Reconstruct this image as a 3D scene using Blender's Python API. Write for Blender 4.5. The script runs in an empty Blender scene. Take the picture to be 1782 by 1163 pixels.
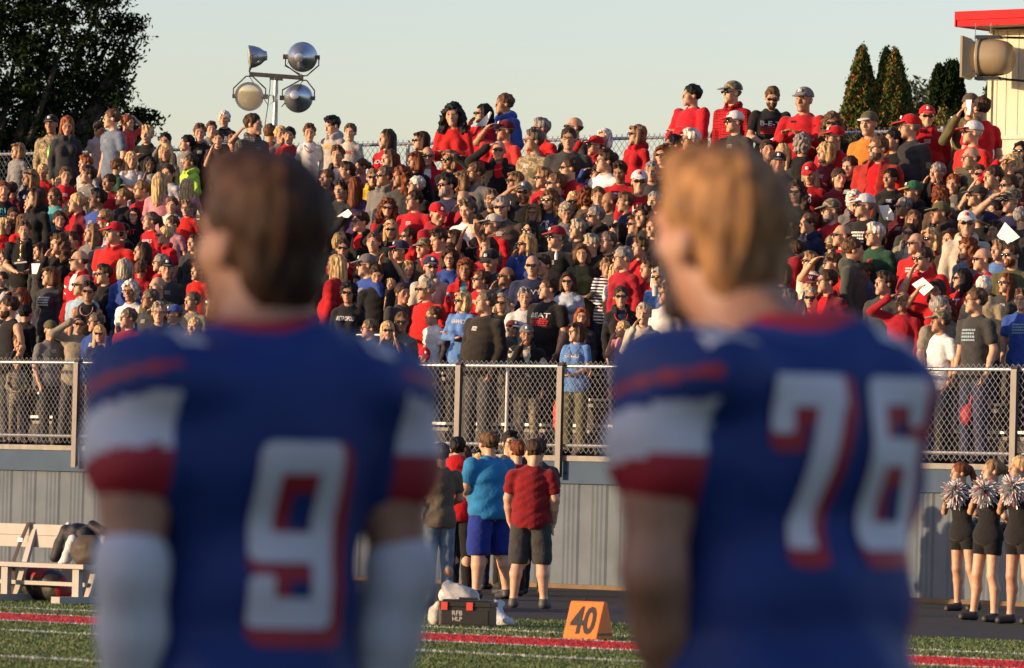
import bpy, math, random, time
import numpy as np
from mathutils import Vector, Matrix
from mathutils.bvhtree import BVHTree
T0 = time.time()
C = bpy.context.scene.collection
scene = bpy.context.scene
rad = math.radians
random.seed(7); rng = np.random.default_rng(7)

# ------------------------------------------------------------ camera
FPX, CX, CY = 9900.0, 891.0, 581.5
CAM = Vector((0, 0, 1.3))
PITCH = math.atan((845 - CY) / FPX); ROLL = math.atan(.025)
_f = Vector((0, math.cos(PITCH), math.sin(PITCH)))
_r0 = Vector((1, 0, 0)); _u0 = Vector((0, -math.sin(PITCH), math.cos(PITCH)))
_r = _r0*math.cos(ROLL) + _u0*math.sin(ROLL)
_u = -_r0*math.sin(ROLL) + _u0*math.cos(ROLL)
cd = bpy.data.cameras.new("camera"); cam = bpy.data.objects.new("camera", cd); C.objects.link(cam)
m = Matrix((( _r.x, _u.x, -_f.x), (_r.y, _u.y, -_f.y), (_r.z, _u.z, -_f.z))).to_4x4()
m.translation = CAM; cam.matrix_world = m
cd.sensor_width = 36; cd.lens = 200; cd.clip_end = 3000; cd.clip_start = .1
cd.dof.use_dof = True; cd.dof.focus_distance = 72; cd.dof.aperture_fstop = 6.8
scene.camera = cam
# ------------------------------------------------------------ light
SUN_EL, SUN_AZ = 8.0, 73.0      # azimuth: degrees to the left of straight behind the camera
sd = Vector((-math.sin(rad(SUN_AZ))*math.cos(rad(SUN_EL)), -math.cos(rad(SUN_AZ))*math.cos(rad(SUN_EL)), math.sin(rad(SUN_EL))))
sl = bpy.data.lights.new("sun", 'SUN'); sl.energy = 5.0; sl.angle = rad(.5); sl.color = (1.0, .69, .41)
so = bpy.data.objects.new("sun", sl); C.objects.link(so); so.rotation_euler = sd.to_track_quat('Z', 'Y').to_euler()
w = bpy.data.worlds.new("World"); scene.world = w; w.use_nodes = True
nt = w.node_tree; bg = nt.nodes['Background']
sky = nt.nodes.new('ShaderNodeTexSky'); sky.sky_type = 'NISHITA'; sky.sun_disc = False
sky.sun_elevation = rad(SUN_EL)
sky.sun_rotation = math.atan2(sd.x, sd.y)
sky.air_density = 1.0; sky.dust_density = 1.0; sky.ozone_density = 1.0
tint = nt.nodes.new('ShaderNodeMix'); tint.data_type = 'RGBA'; tint.blend_type = 'MULTIPLY'; tint.inputs[0].default_value = 1; tint.inputs[7].default_value = (1.0, .975, 1.27, 1)
nt.links.new(sky.outputs[0], tint.inputs[6]); nt.links.new(tint.outputs[2], bg.inputs[0]); bg.inputs[1].default_value = .15
scene.view_settings.view_transform = 'Standard'; scene.view_settings.look = 'None'
scene.view_settings.exposure = .70
scene.render.engine = 'CYCLES'

# ------------------------------------------------------------ image -> world helpers
U = Vector((math.cos(rad(39.9)), -math.sin(rad(39.9)), 0))      # along the stand, to the right
N = Vector((math.sin(rad(39.9)), math.cos(rad(39.9)), 0))       # up the stand, away from the field
def ray(x, y): return _f + _r*((x-CX)/FPX) + _u*((CY-y)/FPX)
def at_Y(x, y, Y):
    d = ray(x, y); return CAM + d*(Y/d.y)
def at_ground(x, y, z=0):
    d = ray(x, y); return CAM + d*((z-CAM.z)/d.z)
P0 = at_Y(1000, 1020, 73.0); P0.z = 0
def at_v(x, y, v):
    d = ray(x, y); return CAM + d*(((P0-CAM).dot(N)+v)/d.dot(N))
def A_of(p): return (p-P0).dot(U)
def V_of(p): return (p-P0).dot(N)
def W(a, v, z): 
    p = P0 + U*a + N*v; return Vector((p.x, p.y, z))
def zpix(x, y, v=0): return at_v(x, y, v).z
def apix(x, y, v=0): return A_of(at_v(x, y, v))

# ------------------------------------------------------------ object helpers
def setp(o, label=None, cat=None, group=None, kind=None):
    if label: o['label'] = label
    if cat: o['category'] = cat
    if group: o['group'] = group
    if kind: o['kind'] = kind
    return o
def mkmesh(name, verts, faces, mats=(), smooth=False, fmat=None):
    me = bpy.data.meshes.new(name)
    verts = np.asarray(verts, dtype=np.float32).reshape(-1, 3)
    if isinstance(faces, np.ndarray) and len(faces):
        n = faces.shape[1]; me.vertices.add(len(verts)); me.vertices.foreach_set('co', verts.ravel())
        me.loops.add(faces.size); me.loops.foreach_set('vertex_index', faces.ravel().astype(np.int32))
        me.polygons.add(len(faces)); me.polygons.foreach_set('loop_start', np.arange(0, faces.size, n, dtype=np.int32))
        me.polygons.foreach_set('loop_total', np.full(len(faces), n, dtype=np.int32))
        me.update(calc_edges=True)
    else:
        me.from_pydata([tuple(map(float, v)) for v in verts], [], faces)
    for mt in mats: me.materials.append(mt)
    if fmat is not None: me.polygons.foreach_set('material_index', np.asarray(fmat, dtype=np.int32))
    if smooth: me.polygons.foreach_set('use_smooth', np.ones(len(me.polygons), dtype=bool))
    me.update()
    return me
def link(name, me, parent=None, loc=None, mw=None, ml=None):
    o = bpy.data.objects.new(name, me); C.objects.link(o)
    if parent is not None: o.parent = parent
    if loc is not None: o.location = loc
    if mw is not None: o.matrix_world = mw
    if ml is not None: o.matrix_local = ml
    return o
def empty(name, loc=(0, 0, 0), rz=0):
    o = bpy.data.objects.new(name, None); C.objects.link(o); o.location = loc; o.rotation_euler = (0, 0, rz); o.empty_display_size = .2
    return o
class MB:
    """collects simple shapes in one mesh"""
    def __init__(s): s.v = []; s.f = []; s.m = []
    def quadbox(s, c, ax, ay, az, mi=0):
        c, ax, ay, az = map(Vector, (c, ax, ay, az)); b = len(s.v)
        for k in ((-1,-1,-1),(1,-1,-1),(1,1,-1),(-1,1,-1),(-1,-1,1),(1,-1,1),(1,1,1),(-1,1,1)):
            s.v.append(c + ax*k[0] + ay*k[1] + az*k[2])
        for q in ((0,3,2,1),(4,5,6,7),(0,1,5,4),(1,2,6,5),(2,3,7,6),(3,0,4,7)): s.f.append(tuple(b+i for i in q)); s.m.append(mi)
        return s
    def box(s, lo, hi, mi=0):
        c = [(a+b)/2 for a, b in zip(lo, hi)]; h = [(b-a)/2 for a, b in zip(lo, hi)]
        return s.quadbox(c, (h[0],0,0), (0,h[1],0), (0,0,h[2]), mi)
    def sbox(s, a0, a1, v0, v1, z0, z1, mi=0):      # box in stand coordinates
        return s.quadbox(W((a0+a1)/2, (v0+v1)/2, (z0+z1)/2), U*((a1-a0)/2), N*((v1-v0)/2), Vector((0,0,(z1-z0)/2)), mi)
    def tube(s, pts, r, n=8, mi=0, caps=True, flat=1.0):
        pts = [Vector(p) for p in pts]; rs = r if isinstance(r, (list, tuple)) else [r]*len(pts)
        b = len(s.v); prev = None
        for i, p in enumerate(pts):
            t = (pts[min(i+1, len(pts)-1)] - pts[max(i-1, 0)]).normalized()
            if prev is None:
                prev = t.orthogonal().normalized()
                if abs(t.z) < .9: prev = Vector((0,0,1)).cross(t).normalized()
            x = (prev - t*prev.dot(t)).normalized(); prev = x; y = t.cross(x)
            for k in range(n):
                a = 2*math.pi*k/n; s.v.append(p + x*(rs[i]*math.cos(a)) + y*(rs[i]*math.sin(a)*flat))
        for i in range(len(pts)-1):
            for k in range(n):
                s.f.append((b+i*n+k, b+i*n+(k+1) % n, b+(i+1)*n+(k+1) % n, b+(i+1)*n+k)); s.m.append(mi)
        if caps:
            s.f.append(tuple(b+k for k in range(n))[::-1]); s.m.append(mi)
            s.f.append(tuple(b+(len(pts)-1)*n+k for k in range(n))); s.m.append(mi)
        return s
    def lathe(s, prof, M, n=24, mi=0, caps=True):    # prof: (r, h) along local z of M
        b = len(s.v)
        for r, h in prof:
            for k in range(n):
                a = 2*math.pi*k/n; s.v.append(M @ Vector((r*math.cos(a), r*math.sin(a), h)))
        for i in range(len(prof)-1):
            for k in range(n):
                s.f.append((b+i*n+k, b+i*n+(k+1) % n, b+(i+1)*n+(k+1) % n, b+(i+1)*n+k)); s.m.append(mi)
        if caps:
            s.f.append(tuple(b+k for k in range(n))[::-1]); s.m.append(mi)
            s.f.append(tuple(b+(len(prof)-1)*n+k for k in range(n))); s.m.append(mi)
        return s
    def poly(s, pts, mi=0):
        b = len(s.v); s.v += [Vector(p) for p in pts]; s.f.append(tuple(range(b, b+len(pts)))); s.m.append(mi); return s
    def build(s, name, mats, parent=None, smooth=False, origin=None):
        if not isinstance(mats, (list, tuple)): mats = [mats]
        vs = np.array([tuple(v) for v in s.v], dtype=np.float32)
        if origin is not None: vs = vs - np.array(tuple(origin), dtype=np.float32)
        me = mkmesh(name, vs, s.f, mats, smooth, s.m)
        if smooth:
            try: me.set_sharp_from_angle(angle=rad(40))
            except Exception: pass
        return link(name, me, parent, loc=origin)

# ------------------------------------------------------------ materials
_mc = {}
def P(name, col, rough=.7, metal=0, noise=0, nscale=8, bump=0, bscale=30, spec=.5, kind=None, col2=None, sss=0, sheen=0, stretch=None):
    """procedural principled material; col=None takes the object's own colour"""
    key = (name, col, rough, metal, noise, nscale, bump, bscale, kind, col2)
    if key in _mc: return _mc[key]
    m = bpy.data.materials.new(name); m.use_nodes = True; nt = m.node_tree; L = nt.links.new; nd = nt.nodes
    b = nd['Principled BSDF']; b.inputs['Roughness'].default_value = rough; b.inputs['Metallic'].default_value = metal
    b.inputs['Specular IOR Level'].default_value = spec
    tc = nd.new('ShaderNodeTexCoord'); mp = nd.new('ShaderNodeMapping'); L(tc.outputs['Object'], mp.inputs[0])
    if stretch: mp.inputs['Scale'].default_value = stretch
    if col is None:
        oi = nd.new('ShaderNodeObjectInfo'); base = oi.outputs['Color']
    else:
        rgb = nd.new('ShaderNodeRGB'); rgb.outputs[0].default_value = (*[v*.80 for v in col], 1); base = rgb.outputs[0]
    def mix(fac, a, c, mode='MIX'):
        mx = nd.new('ShaderNodeMix'); mx.data_type = 'RGBA'; mx.blend_type = mode
        if isinstance(fac, float): mx.inputs[0].default_value = fac
        else: L(fac, mx.inputs[0])
        for s, i in ((a, 6), (c, 7)):
            if isinstance(s, tuple): mx.inputs[i].default_value = (*s, 1)
            else: L(s, mx.inputs[i])
        return mx.outputs[2]
    def ntex(sc, det=3):
        n = nd.new('ShaderNodeTexNoise'); n.inputs['Scale'].default_value = sc; n.inputs['Detail'].default_value = det; L(mp.outputs[0], n.inputs[0]); return n.outputs[0]
    def ramp(src, stops, const=False):
        r = nd.new('ShaderNodeValToRGB'); L(src, r.inputs[0]); e = r.color_ramp.elements
        if const: r.color_ramp.interpolation = 'CONSTANT'
        while len(e) < len(stops): e.new(.5)
        for i, (p, c) in enumerate(stops): e[i].position = p; e[i].color = (*c, 1) if isinstance(c, tuple) else (c, c, c, 1)
        return r.outputs[0]
    if kind == 'camo':
        c1 = ramp(ntex(14, 2), [(0, (.05,.045,.03)), (.44, (.16,.13,.08)), (.5, (.3,.24,.15)), (.58, (.09,.085,.05))], True)
        base = mix(.75, base, c1)
    elif kind == 'plaid':
        wv = []
        for ax in (0, 2):
            sx = nd.new('ShaderNodeSeparateXYZ'); L(mp.outputs[0], sx.inputs[0])
            mt = nd.new('ShaderNodeMath'); mt.operation = 'MULTIPLY'; mt.inputs[1].default_value = 26; L(sx.outputs[ax], mt.inputs[0])
            fr = nd.new('ShaderNodeMath'); fr.operation = 'FRACT'; L(mt.outputs[0], fr.inputs[0])
            wv.append(ramp(fr.outputs[0], [(0, .55), (.3, 1.0), (.6, .3), (.9, 2.2 if ax else 1.8)], True))
        base = mix(1.0, mix(1.0, base, wv[0], 'MULTIPLY'), wv[1], 'MULTIPLY')
    elif kind == 'stripe':
        sx = nd.new('ShaderNodeSeparateXYZ'); L(mp.outputs[0], sx.inputs[0])
        mt = nd.new('ShaderNodeMath'); mt.operation = 'MULTIPLY'; mt.inputs[1].default_value = 22; L(sx.outputs[2], mt.inputs[0])
        fr = nd.new('ShaderNodeMath'); fr.operation = 'FRACT'; L(mt.outputs[0], fr.inputs[0])
        base = mix(ramp(fr.outputs[0], [(0, 0.0), (.5, 1.0)], True), base, (.75,.73,.7))
    elif kind == 'heather':
        base = mix(1.0, base, ramp(ntex(90, 2), [(.35, .4), (.65, 1.5)]), 'MULTIPLY')
    elif kind == 'hair':
        base = mix(1.0, base, ramp(ntex(46, 5), [(.34, .35), (.66, 1.75)]), 'MULTIPLY')
    elif kind == 'two':
        base = mix(ramp(ntex(nscale, 3), [(.50, 0.0), (.64, 1.0)]), base, tuple(v*.8 for v in col2))
    if noise:
        base = mix(1.0, base, ramp(ntex(nscale), [(.3, 1-noise), (.7, 1+noise)]), 'MULTIPLY')
    L(base, b.inputs['Base Color'])
    if sss:
        b.inputs['Subsurface Weight'].default_value = sss; b.inputs['Subsurface Radius'].default_value = (.02, .008, .004)
    if sheen: b.inputs['Sheen Weight'].default_value = sheen
    if bump:
        bp = nd.new('ShaderNodeBump'); bp.inputs['Strength'].default_value = bump; bp.inputs['Distance'].default_value = .02
        L(ntex(bscale, 4), bp.inputs['Height']); L(bp.outputs[0], b.inputs['Normal'])
    _mc[key] = m
    return m
M_skin = P('skin', None, .55, noise=.12, nscale=22, bump=.08, bscale=60, sss=.08)
def darker(name, f, rough=.5):
    m = P(name, None, rough).copy(); m.name = name; nt = m.node_tree; b = nt.nodes['Principled BSDF']
    lk = b.inputs['Base Color'].links[0]; src = lk.from_socket; mx = nt.nodes.new('ShaderNodeMix'); mx.data_type = 'RGBA'; mx.blend_type = 'MULTIPLY'
    mx.inputs[0].default_value = 1; nt.links.new(src, mx.inputs[6]); mx.inputs[7].default_value = (*f, 1); nt.links.new(mx.outputs[2], b.inputs['Base Color'])
    return m
M_lip = darker('lips', (.72, .38, .36)); M_brow = darker('eyebrow', (.42, .34, .3), .8); M_eye = P('eye', (.035, .025, .02), .25)
M_cloth = P('cloth', None, .92, noise=.16, nscale=11, bump=.5, bscale=30, spec=.25, sheen=.1)
M_clothS = P('cloth_satin', None, .5, noise=.1, nscale=9, bump=.3, bscale=14, spec=.4)
M_hair = P('hair', None, .6, kind='hair', stretch=(1, 1, .22), bump=.6, bscale=70, spec=.18)
M_patt = {k: P(k+'_cloth', None, .85, noise=.1, nscale=9, kind=k, bump=.3, bscale=16, spec=.25) for k in ('camo', 'plaid', 'stripe', 'heather')}
M_denim = P('denim', None, .85, noise=.3, nscale=14, bump=.3, bscale=20)
M_lens = P('dark_lens', (.012, .011, .012), .12, spec=.8)
M_frame = P('spectacle_frame', (.03, .025, .022), .4)
M_rubber = P('shoe', None, .6, noise=.15, nscale=30)
M_print = P('print_ink', None, .7, noise=.08, nscale=60)
M_paper = P('paper', (.82, .80, .76), .7, noise=.04, nscale=20)
M_black = P('black_plastic', (.015, .015, .016), .3)
M_galv = P('galvanised_steel', (.42, .43, .44), .38, .75, noise=.15, nscale=30)
M_wire = P('fence_wire', (.62, .61, .58), .45, .35)
M_alu = P('aluminium_plank', (.46, .46, .45), .45, .4, noise=.18, nscale=6, bump=.2, bscale=80)
COL = dict(black=(.010,.010,.011), dgrey=(.042,.042,.041), charcoal=(.030,.031,.035), grey=(.17,.165,.16), lgrey=(.42,.40,.38), ltgrey=(.45,.45,.46), white=(.72,.71,.70),
 red=(.56,.006,.014), crimson=(.33,.008,.02), maroon=(.13,.008,.018), coral=(.62,.045,.04), brownred=(.2,.05,.035), rust=(.30,.02,.012), pink=(.55,.25,.28), purple=(.07,.03,.13),
 navy=(.018,.024,.07), blue=(.03,.07,.30), skyblue=(.10,.22,.50), ltblue=(.30,.42,.52), iceblue=(.46,.54,.64), bluegrey=(.13,.17,.24), teal=(.10,.42,.44), lime=(.38,.62,.08), green=(.03,.15,.06), dgreen=(.015,.06,.035),
 dgreygreen=(.06,.068,.055), olive=(.10,.095,.04), khaki=(.28,.245,.18), tan=(.44,.34,.19), beige=(.52,.47,.38), cream=(.66,.62,.52), yellow=(.50,.36,.03), orange=(.65,.20,.03), gold=(.55,.33,.04),
 brown=(.10,.065,.045), dbrown=(.045,.03,.024), brownblack=(.025,.02,.017), heather=(.22,.22,.22), silver=(.5,.5,.5))
HCOL = dict(black=(.009,.008,.008), dbrown=(.045,.025,.014), brown=(.105,.056,.028), dblond=(.22,.13,.065), blond=(.52,.35,.16), white=(.62,.57,.50), grey=(.24,.22,.20), greybrown=(.12,.09,.065), greyblond=(.36,.30,.22), greyblue=(.2,.2,.22),
 auburn=(.14,.04,.014), red=(.23,.07,.02))
SKIN = dict(l=(.56,.31,.19), m=(.36,.18,.10), d=(.17,.085,.05))

# ------------------------------------------------------------ implicit bodies: primitives, smooth union, surface nets
def CAP(a, b, ra, rb=None): return ('c', np.array(a, float), np.array(b, float), ra, ra if rb is None else rb)
def ELL(c, r, R=None): return ('e', np.array(c, float), np.array(r, float), R)
def p_bounds(p, e):
    if p[0] == 'c':
        r = max(p[3], p[4])+e; return np.minimum(p[1], p[2])-r, np.maximum(p[1], p[2])+r
    r = (p[2] if p[3] is None else np.full(3, p[2].max()))+e
    return p[1]-r, p[1]+r
def p_eval(p, x, y, z, e):
    if p[0] == 'c':
        a, b, ra, rb = p[1:]; d = b-a; L2 = max((d*d).sum(), 1e-9)
        px, py, pz = x-a[0], y-a[1], z-a[2]
        t = np.clip((px*d[0]+py*d[1]+pz*d[2])/L2, 0, 1)
        return np.sqrt((px-t*d[0])**2+(py-t*d[1])**2+(pz-t*d[2])**2)-(ra+(rb-ra)*t)-e
    c, r, R = p[1:]; px, py, pz = x-c[0], y-c[1], z-c[2]
    if R is not None:
        px, py, pz = (R[0,0]*px+R[1,0]*py+R[2,0]*pz, R[0,1]*px+R[1,1]*py+R[2,1]*pz, R[0,2]*px+R[1,2]*py+R[2,2]*pz)
    r = r+e
    k0 = np.sqrt((px/r[0])**2+(py/r[1])**2+(pz/r[2])**2); k1 = np.sqrt((px/r[0]**2)**2+(py/r[1]**2)**2+(pz/r[2]**2)**2)
    return k0*(k0-1)/np.maximum(k1, 1e-6)
def surfnet(D, lo, h):
    S = D < 0; nx, ny, nz = D.shape
    cnt = np.zeros((nx-1, ny-1, nz-1), np.float32); acc = np.zeros((3, nx-1, ny-1, nz-1), np.float32)
    offs = [(0,0,0),(1,0,0),(0,1,0),(1,1,0),(0,0,1),(1,0,1),(0,1,1),(1,1,1)]
    def sl(o): return D[o[0]:nx-1+o[0], o[1]:ny-1+o[1], o[2]:nz-1+o[2]]
    for ax in range(3):
        for o in offs:
            if o[ax]: continue
            q = list(o); q[ax] = 1
            d0, d1 = sl(o), sl(q); cr = (d0 < 0) != (d1 < 0)
            t = np.where(cr, d0/np.where(cr, d0-d1, 1), 0)
            cnt += cr
            for k in range(3):
                acc[k] += cr*((o[k]) + (t if k == ax else 0))
    act = cnt > 0; idx = np.full(act.shape, -1, np.int64); ii = np.argwhere(act); idx[act] = np.arange(len(ii))
    V = np.stack([acc[k][act]/cnt[act] for k in range(3)], 1)+ii
    V = V*h+np.array(lo)
    Fs = []
    for ax in range(3):
        a, b = [(1, 2), (2, 0), (0, 1)][ax]
        s0 = [slice(1, -1)]*3; s0[ax] = slice(0, -1); s1 = list(s0); s1[ax] = slice(1, None)
        A, B = S[tuple(s0)], S[tuple(s1)]
        e = np.argwhere(A != B); inside = A[tuple(e.T)]
        g = e.copy(); g[:, a] += 1; g[:, b] += 1
        def cell(da, db):
            q = g.copy(); q[:, a] += da; q[:, b] += db; return idx[tuple(q.T)]
        q = np.stack([cell(-1, -1), cell(0, -1), cell(0, 0), cell(-1, 0)], 1)
        q[~inside] = q[~inside][:, ::-1]; Fs.append(q)
    F = np.concatenate(Fs); F = F[(F >= 0).all(1)]
    return V, F
def sdf(prims, h=.012, e=0.0, cuts=(), k=.02, noise=None, sub=()):
    bs = [p_bounds(p, e) for p in prims]
    lo = np.min([b[0] for b in bs], 0)-h*2.5; hi = np.max([b[1] for b in bs], 0)+h*2.5
    n = np.ceil((hi-lo)/h).astype(int)+1; D = np.full(n, .5, np.float32)
    ax = [(lo[i]+h*np.arange(n[i])).astype(np.float32) for i in range(3)]
    def sub_of(b, mgn):
        s0 = np.clip(np.floor((b[0]-mgn-lo)/h).astype(int), 0, n-1); s1 = np.clip(np.ceil((b[1]+mgn-lo)/h).astype(int)+1, 1, n)
        sl = tuple(slice(a, c) for a, c in zip(s0, s1))
        return sl, ax[0][sl[0]][:, None, None], ax[1][sl[1]][None, :, None], ax[2][sl[2]][None, None, :]
    for p, b in zip(prims, bs):
        kk = k; 
        sl, x, y, z = sub_of(b, kk+h*2)
        d = p_eval(p, x, y, z, e); o = D[sl]
        hh = np.clip(.5+.5*(o-d)/kk, 0, 1); D[sl] = o*(1-hh)+d*hh-kk*hh*(1-hh)
    X, Y, Z = ax[0][:, None, None], ax[1][None, :, None], ax[2][None, None, :]
    for p in sub:
        sl, x, y, z = sub_of(p_bounds(p, 0), h*2)
        D[sl] = np.maximum(D[sl], -p_eval(p, x, y, z, 0))
    for c in cuts: D = np.maximum(D, c(X, Y, Z))
    if noise is not None: D = D+noise(X, Y, Z)
    D[0], D[-1] = .5, .5; D[:, 0], D[:, -1] = .5, .5; D[:, :, 0], D[:, :, -1] = .5, .5
    return surfnet(D.astype(np.float32), lo, h)
def folds(seed, amp, f=14):
    r = np.random.default_rng(seed); ph = r.uniform(0, 6.28, 9); q = r.uniform(.6, 1.5, 9)
    def fn(x, y, z):
        u = np.sin(f*q[0]*(x+.6*z)+ph[0]+1.6*np.sin(5*q[1]*z+ph[1]))*np.sin(f*.45*q[2]*(z-.5*x)+ph[2])
        v = np.sin(f*1.7*q[3]*(z+.35*x-.3*y)+ph[3]+2*np.sin(6*x+ph[4]))*np.sin(f*.6*q[5]*x+ph[5]+y*9)
        w = 1-2*np.abs(np.sin(f*.9*q[6]*(z+.5*x*np.sign(q[7]-1)-.2*y)+ph[7]+2.2*np.sin(4*x+3*z+ph[8])))
        return amp*(.45*u+.35*v-.35*w)
    return fn
def rough(seed, amp, f=60, zs=.35):
    r = np.random.default_rng(seed); ph = r.uniform(0, 6.28, 9); 
    return lambda x, y, z: amp*(np.sin(f*x+ph[0]+3*np.sin(.3*f*zs*z+ph[6]))*np.sin(f*y+ph[1]+2*np.sin(f*.3*x))*.6+np.sin(f*.55*x+f*.5*y+ph[2])*np.sin(f*zs*z+ph[3])*.5)

# ------------------------------------------------------------ people archetypes (local frame: feet at z=0, 1.75 tall, faces -Y)
def RZ(a): c, s = math.cos(a), math.sin(a); return np.array([[c,-s,0],[s,c,0],[0,0,1.]])
def RX(a): c, s = math.cos(a), math.sin(a); return np.array([[1,0,0],[0,c,-s],[0,s,c]])
BUILD = dict(m=dict(sh=.178, ch=(.158,.108), wa=(.145,.105), hp=(.16,.115), arm=.96, hs=1.03),
 w=dict(sh=.150, ch=(.132,.10), wa=(.125,.09), hp=(.17,.12), arm=.80, hs=1.04, bust=1),
 h=dict(sh=.198, ch=(.19,.14), wa=(.205,.165), hp=(.19,.145), arm=1.14, hs=1.04),
 k=dict(sh=.140, ch=(.125,.09), wa=(.115,.085), hp=(.125,.095), arm=.72, hs=1.11),
 b=dict(sh=.15, ch=(.14,.11), wa=(.14,.12), hp=(.14,.12), arm=.8, hs=1.5))
def arms(pose, sh):
    S, E, Wr, H = [], [], [], []
    dn = lambda s: ((s*sh, .01, 1.378), (s*(sh+.045), .035, 1.14), (s*(sh+.035), -.05, .90), (s*(sh+.015), -.075, .82))
    P_ = {
     'c': lambda s: ((s*sh, 0, 1.41), (s*(sh+.05), -.07, 1.16), (-s*.05, -.19 if s > 0 else -.225, 1.17+.03*s), (-s*.13, -.19, 1.19+.03*s)),
     's': lambda s: dn(s) if s > 0 else ((s*(sh+.01), -.01, 1.43), (s*(sh+.16), -.16, 1.47), (s*.12, -.20, 1.66), (s*.045, -.165, 1.70)),
     'S': lambda s: dn(s) if s < 0 else ((s*(sh+.01), -.01, 1.43), (s*(sh+.17), -.14, 1.46), (s*.12, -.20, 1.66), (s*.045, -.165, 1.70)),
     'p': lambda s: ((s*sh, -.01, 1.42), (s*(sh+.05), -.19, 1.22), (s*.10, -.30, 1.47), (s*.065, -.33, 1.54)),
     't': lambda s: ((s*sh, -.01, 1.395), (s*(sh+.05), -.11, 1.16), (s*.09, -.27, 1.25), (s*.045, -.30, 1.28)),
     'q': lambda s: ((s*sh, 0, 1.395), (s*(sh+.05), .03, 1.15), (s*.16, .19, 1.06), (s*.08, .24, 1.07)) if s > 0 else ((s*sh, 0, 1.395), (s*(sh+.06), -.08, 1.17), (s*.03, -.22, 1.33), (.05, -.22, 1.38)),
     'o': lambda s: dn(s) if s > 0 else ((s*sh, 0, 1.41), (s*(sh+.08), -.07, 1.17), (s*.07, -.19, 1.30), (.03, -.175, 1.33)),
     'f': lambda s: ((s*sh, 0, 1.41), (s*(sh+.05), -.03, 1.15), (s*.075, -.22, 1.06), (s*.02, -.25, 1.06)),
     'u': lambda s: ((s*sh, 0, 1.44), (s*(sh+.15), -.01, 1.55), (s*.13, .02, 1.72), (s*.06, .04, 1.74)),
     'e': lambda s: dn(s) if s > 0 else ((s*sh, -.01, 1.41), (s*(sh+.03), -.17, 1.20), (s*.09, -.20, 1.45), (s*.05, -.165, 1.54)),
     'r': lambda s: ((s*sh, 0, 1.41), (s*(sh+.06), .03, 1.16), (s*.12 if s > 0 else s*.30, -.19, 1.10 if s > 0 else 1.32), (s*.05 if s > 0 else s*.29, -.24, 1.10 if s > 0 else 1.40)),
    }
    f = P_.get(pose, dn)
    return [[np.array(v) for v in f(s)] for s in (-1, 1)]
def hand_prims(w, h, sc=1.0, curl=.35, side=1):
    d = h-w; L = np.linalg.norm(d); d = d/L
    up = np.array([0, 0, 1.]) if abs(d[2]) < .8 else np.array([0, 1., 0])
    lat = np.cross(d, up); lat /= np.linalg.norm(lat); pal = np.cross(lat, d)
    if abs(d[2]) >= .8: lat, pal = pal, lat
    out = [CAP(w, w+d*.045*sc, .024*sc, .022*sc)]
    for i in range(4):
        o = (i-1.5)*.0195*sc; ln = (.075, .085, .08, .062)[i]*sc
        a = w+d*.03*sc+lat*o*.8; b = w+d*.075*sc+lat*o
        out.append(CAP(a, b, .014*sc, .0115*sc)); mdl = b+d*ln*.5-pal*curl*.3*ln; out.append(CAP(b, mdl, .0105*sc, .0098*sc)); out.append(CAP(mdl, mdl+d*ln*.42-pal*curl*.7*ln, .0098*sc, .0085*sc))
    t0 = w+d*.02*sc-lat*.02*sc*side; t1 = t0+d*.035*sc-lat*.03*sc*side; out += [CAP(t0, t1, .014*sc, .011*sc), CAP(t1, t1+d*.03*sc-lat*.006*sc*side, .011*sc, .0095*sc)]
    return out
def head_M(build, turn, tilt=0):
    hs = BUILD[build]['hs']; c = np.array([0, -.012, 1.75-.13*hs])
    R = RZ(rad(turn)) @ RX(rad(tilt)); return c, R, hs
def head_prims(c, R, hs):
    def e(p, r): return ELL(c+R@(np.array(p)*hs), np.array(r)*hs, R)
    def cp(a, b, ra, rb=None): return CAP(c+R@(np.array(a)*hs), c+R@(np.array(b)*hs), ra*hs, (rb or ra)*hs)
    add = [e((0, .014, .035), (.074, .094, .092)), e((0, -.018, -.04), (.058, .07, .068)), cp((-.012, -.072, -.092), (.012, -.072, -.092), .022),
           e((-.045, -.05, -.012), (.022, .028, .03)), e((.045, -.05, -.012), (.022, .028, .03)), cp((-.04, -.076, .035), (.04, -.076, .035), .012)]
    fine = [cp((0, -.088, .022), (0, -.106, -.022), .007, .0115), cp((-.010, -.094, -.026), (.010, -.094, -.026), .008), e((-.077, .012, -.004), (.011, .02, .031)), e((.077, .012, -.004), (.011, .02, .031)),
            e((0, -.085, -.052), (.024, .012, .007)), e((0, -.083, -.063), (.021, .013, .008))]
    soc = [e((-.031, -.102, .010), (.019, .020, .013)), e((.031, -.102, .010), (.019, .020, .013))]
    return add, fine, soc
def torso_prims(b):
    B = BUILD[b]; sh = B['sh']; ch, wa, hp = B['ch'], B['wa'], B['hp']
    t = [ELL((0, .005, 1.27), (ch[0], ch[1], .20)), ELL((0, 0, 1.09), (wa[0], wa[1], .17)), ELL((0, .01, .93), (hp[0], hp[1], .14)),
         CAP((-sh+.02, .012, 1.374), (0, .012, 1.42), .050, .055), CAP((sh-.02, .012, 1.374), (0, .012, 1.42), .050, .055), CAP((-.04, .02, 1.445), (.04, .02, 1.445), .045)]
    if B.get('bust'): t += [ELL((-.065, -.07, 1.27), (.06, .06, .065)), ELL((.065, -.07, 1.27), (.06, .06, .065))]
    if b == 'h': t += [ELL((0, -.06, 1.08), (.18, .14, .16))]
    return t
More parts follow.
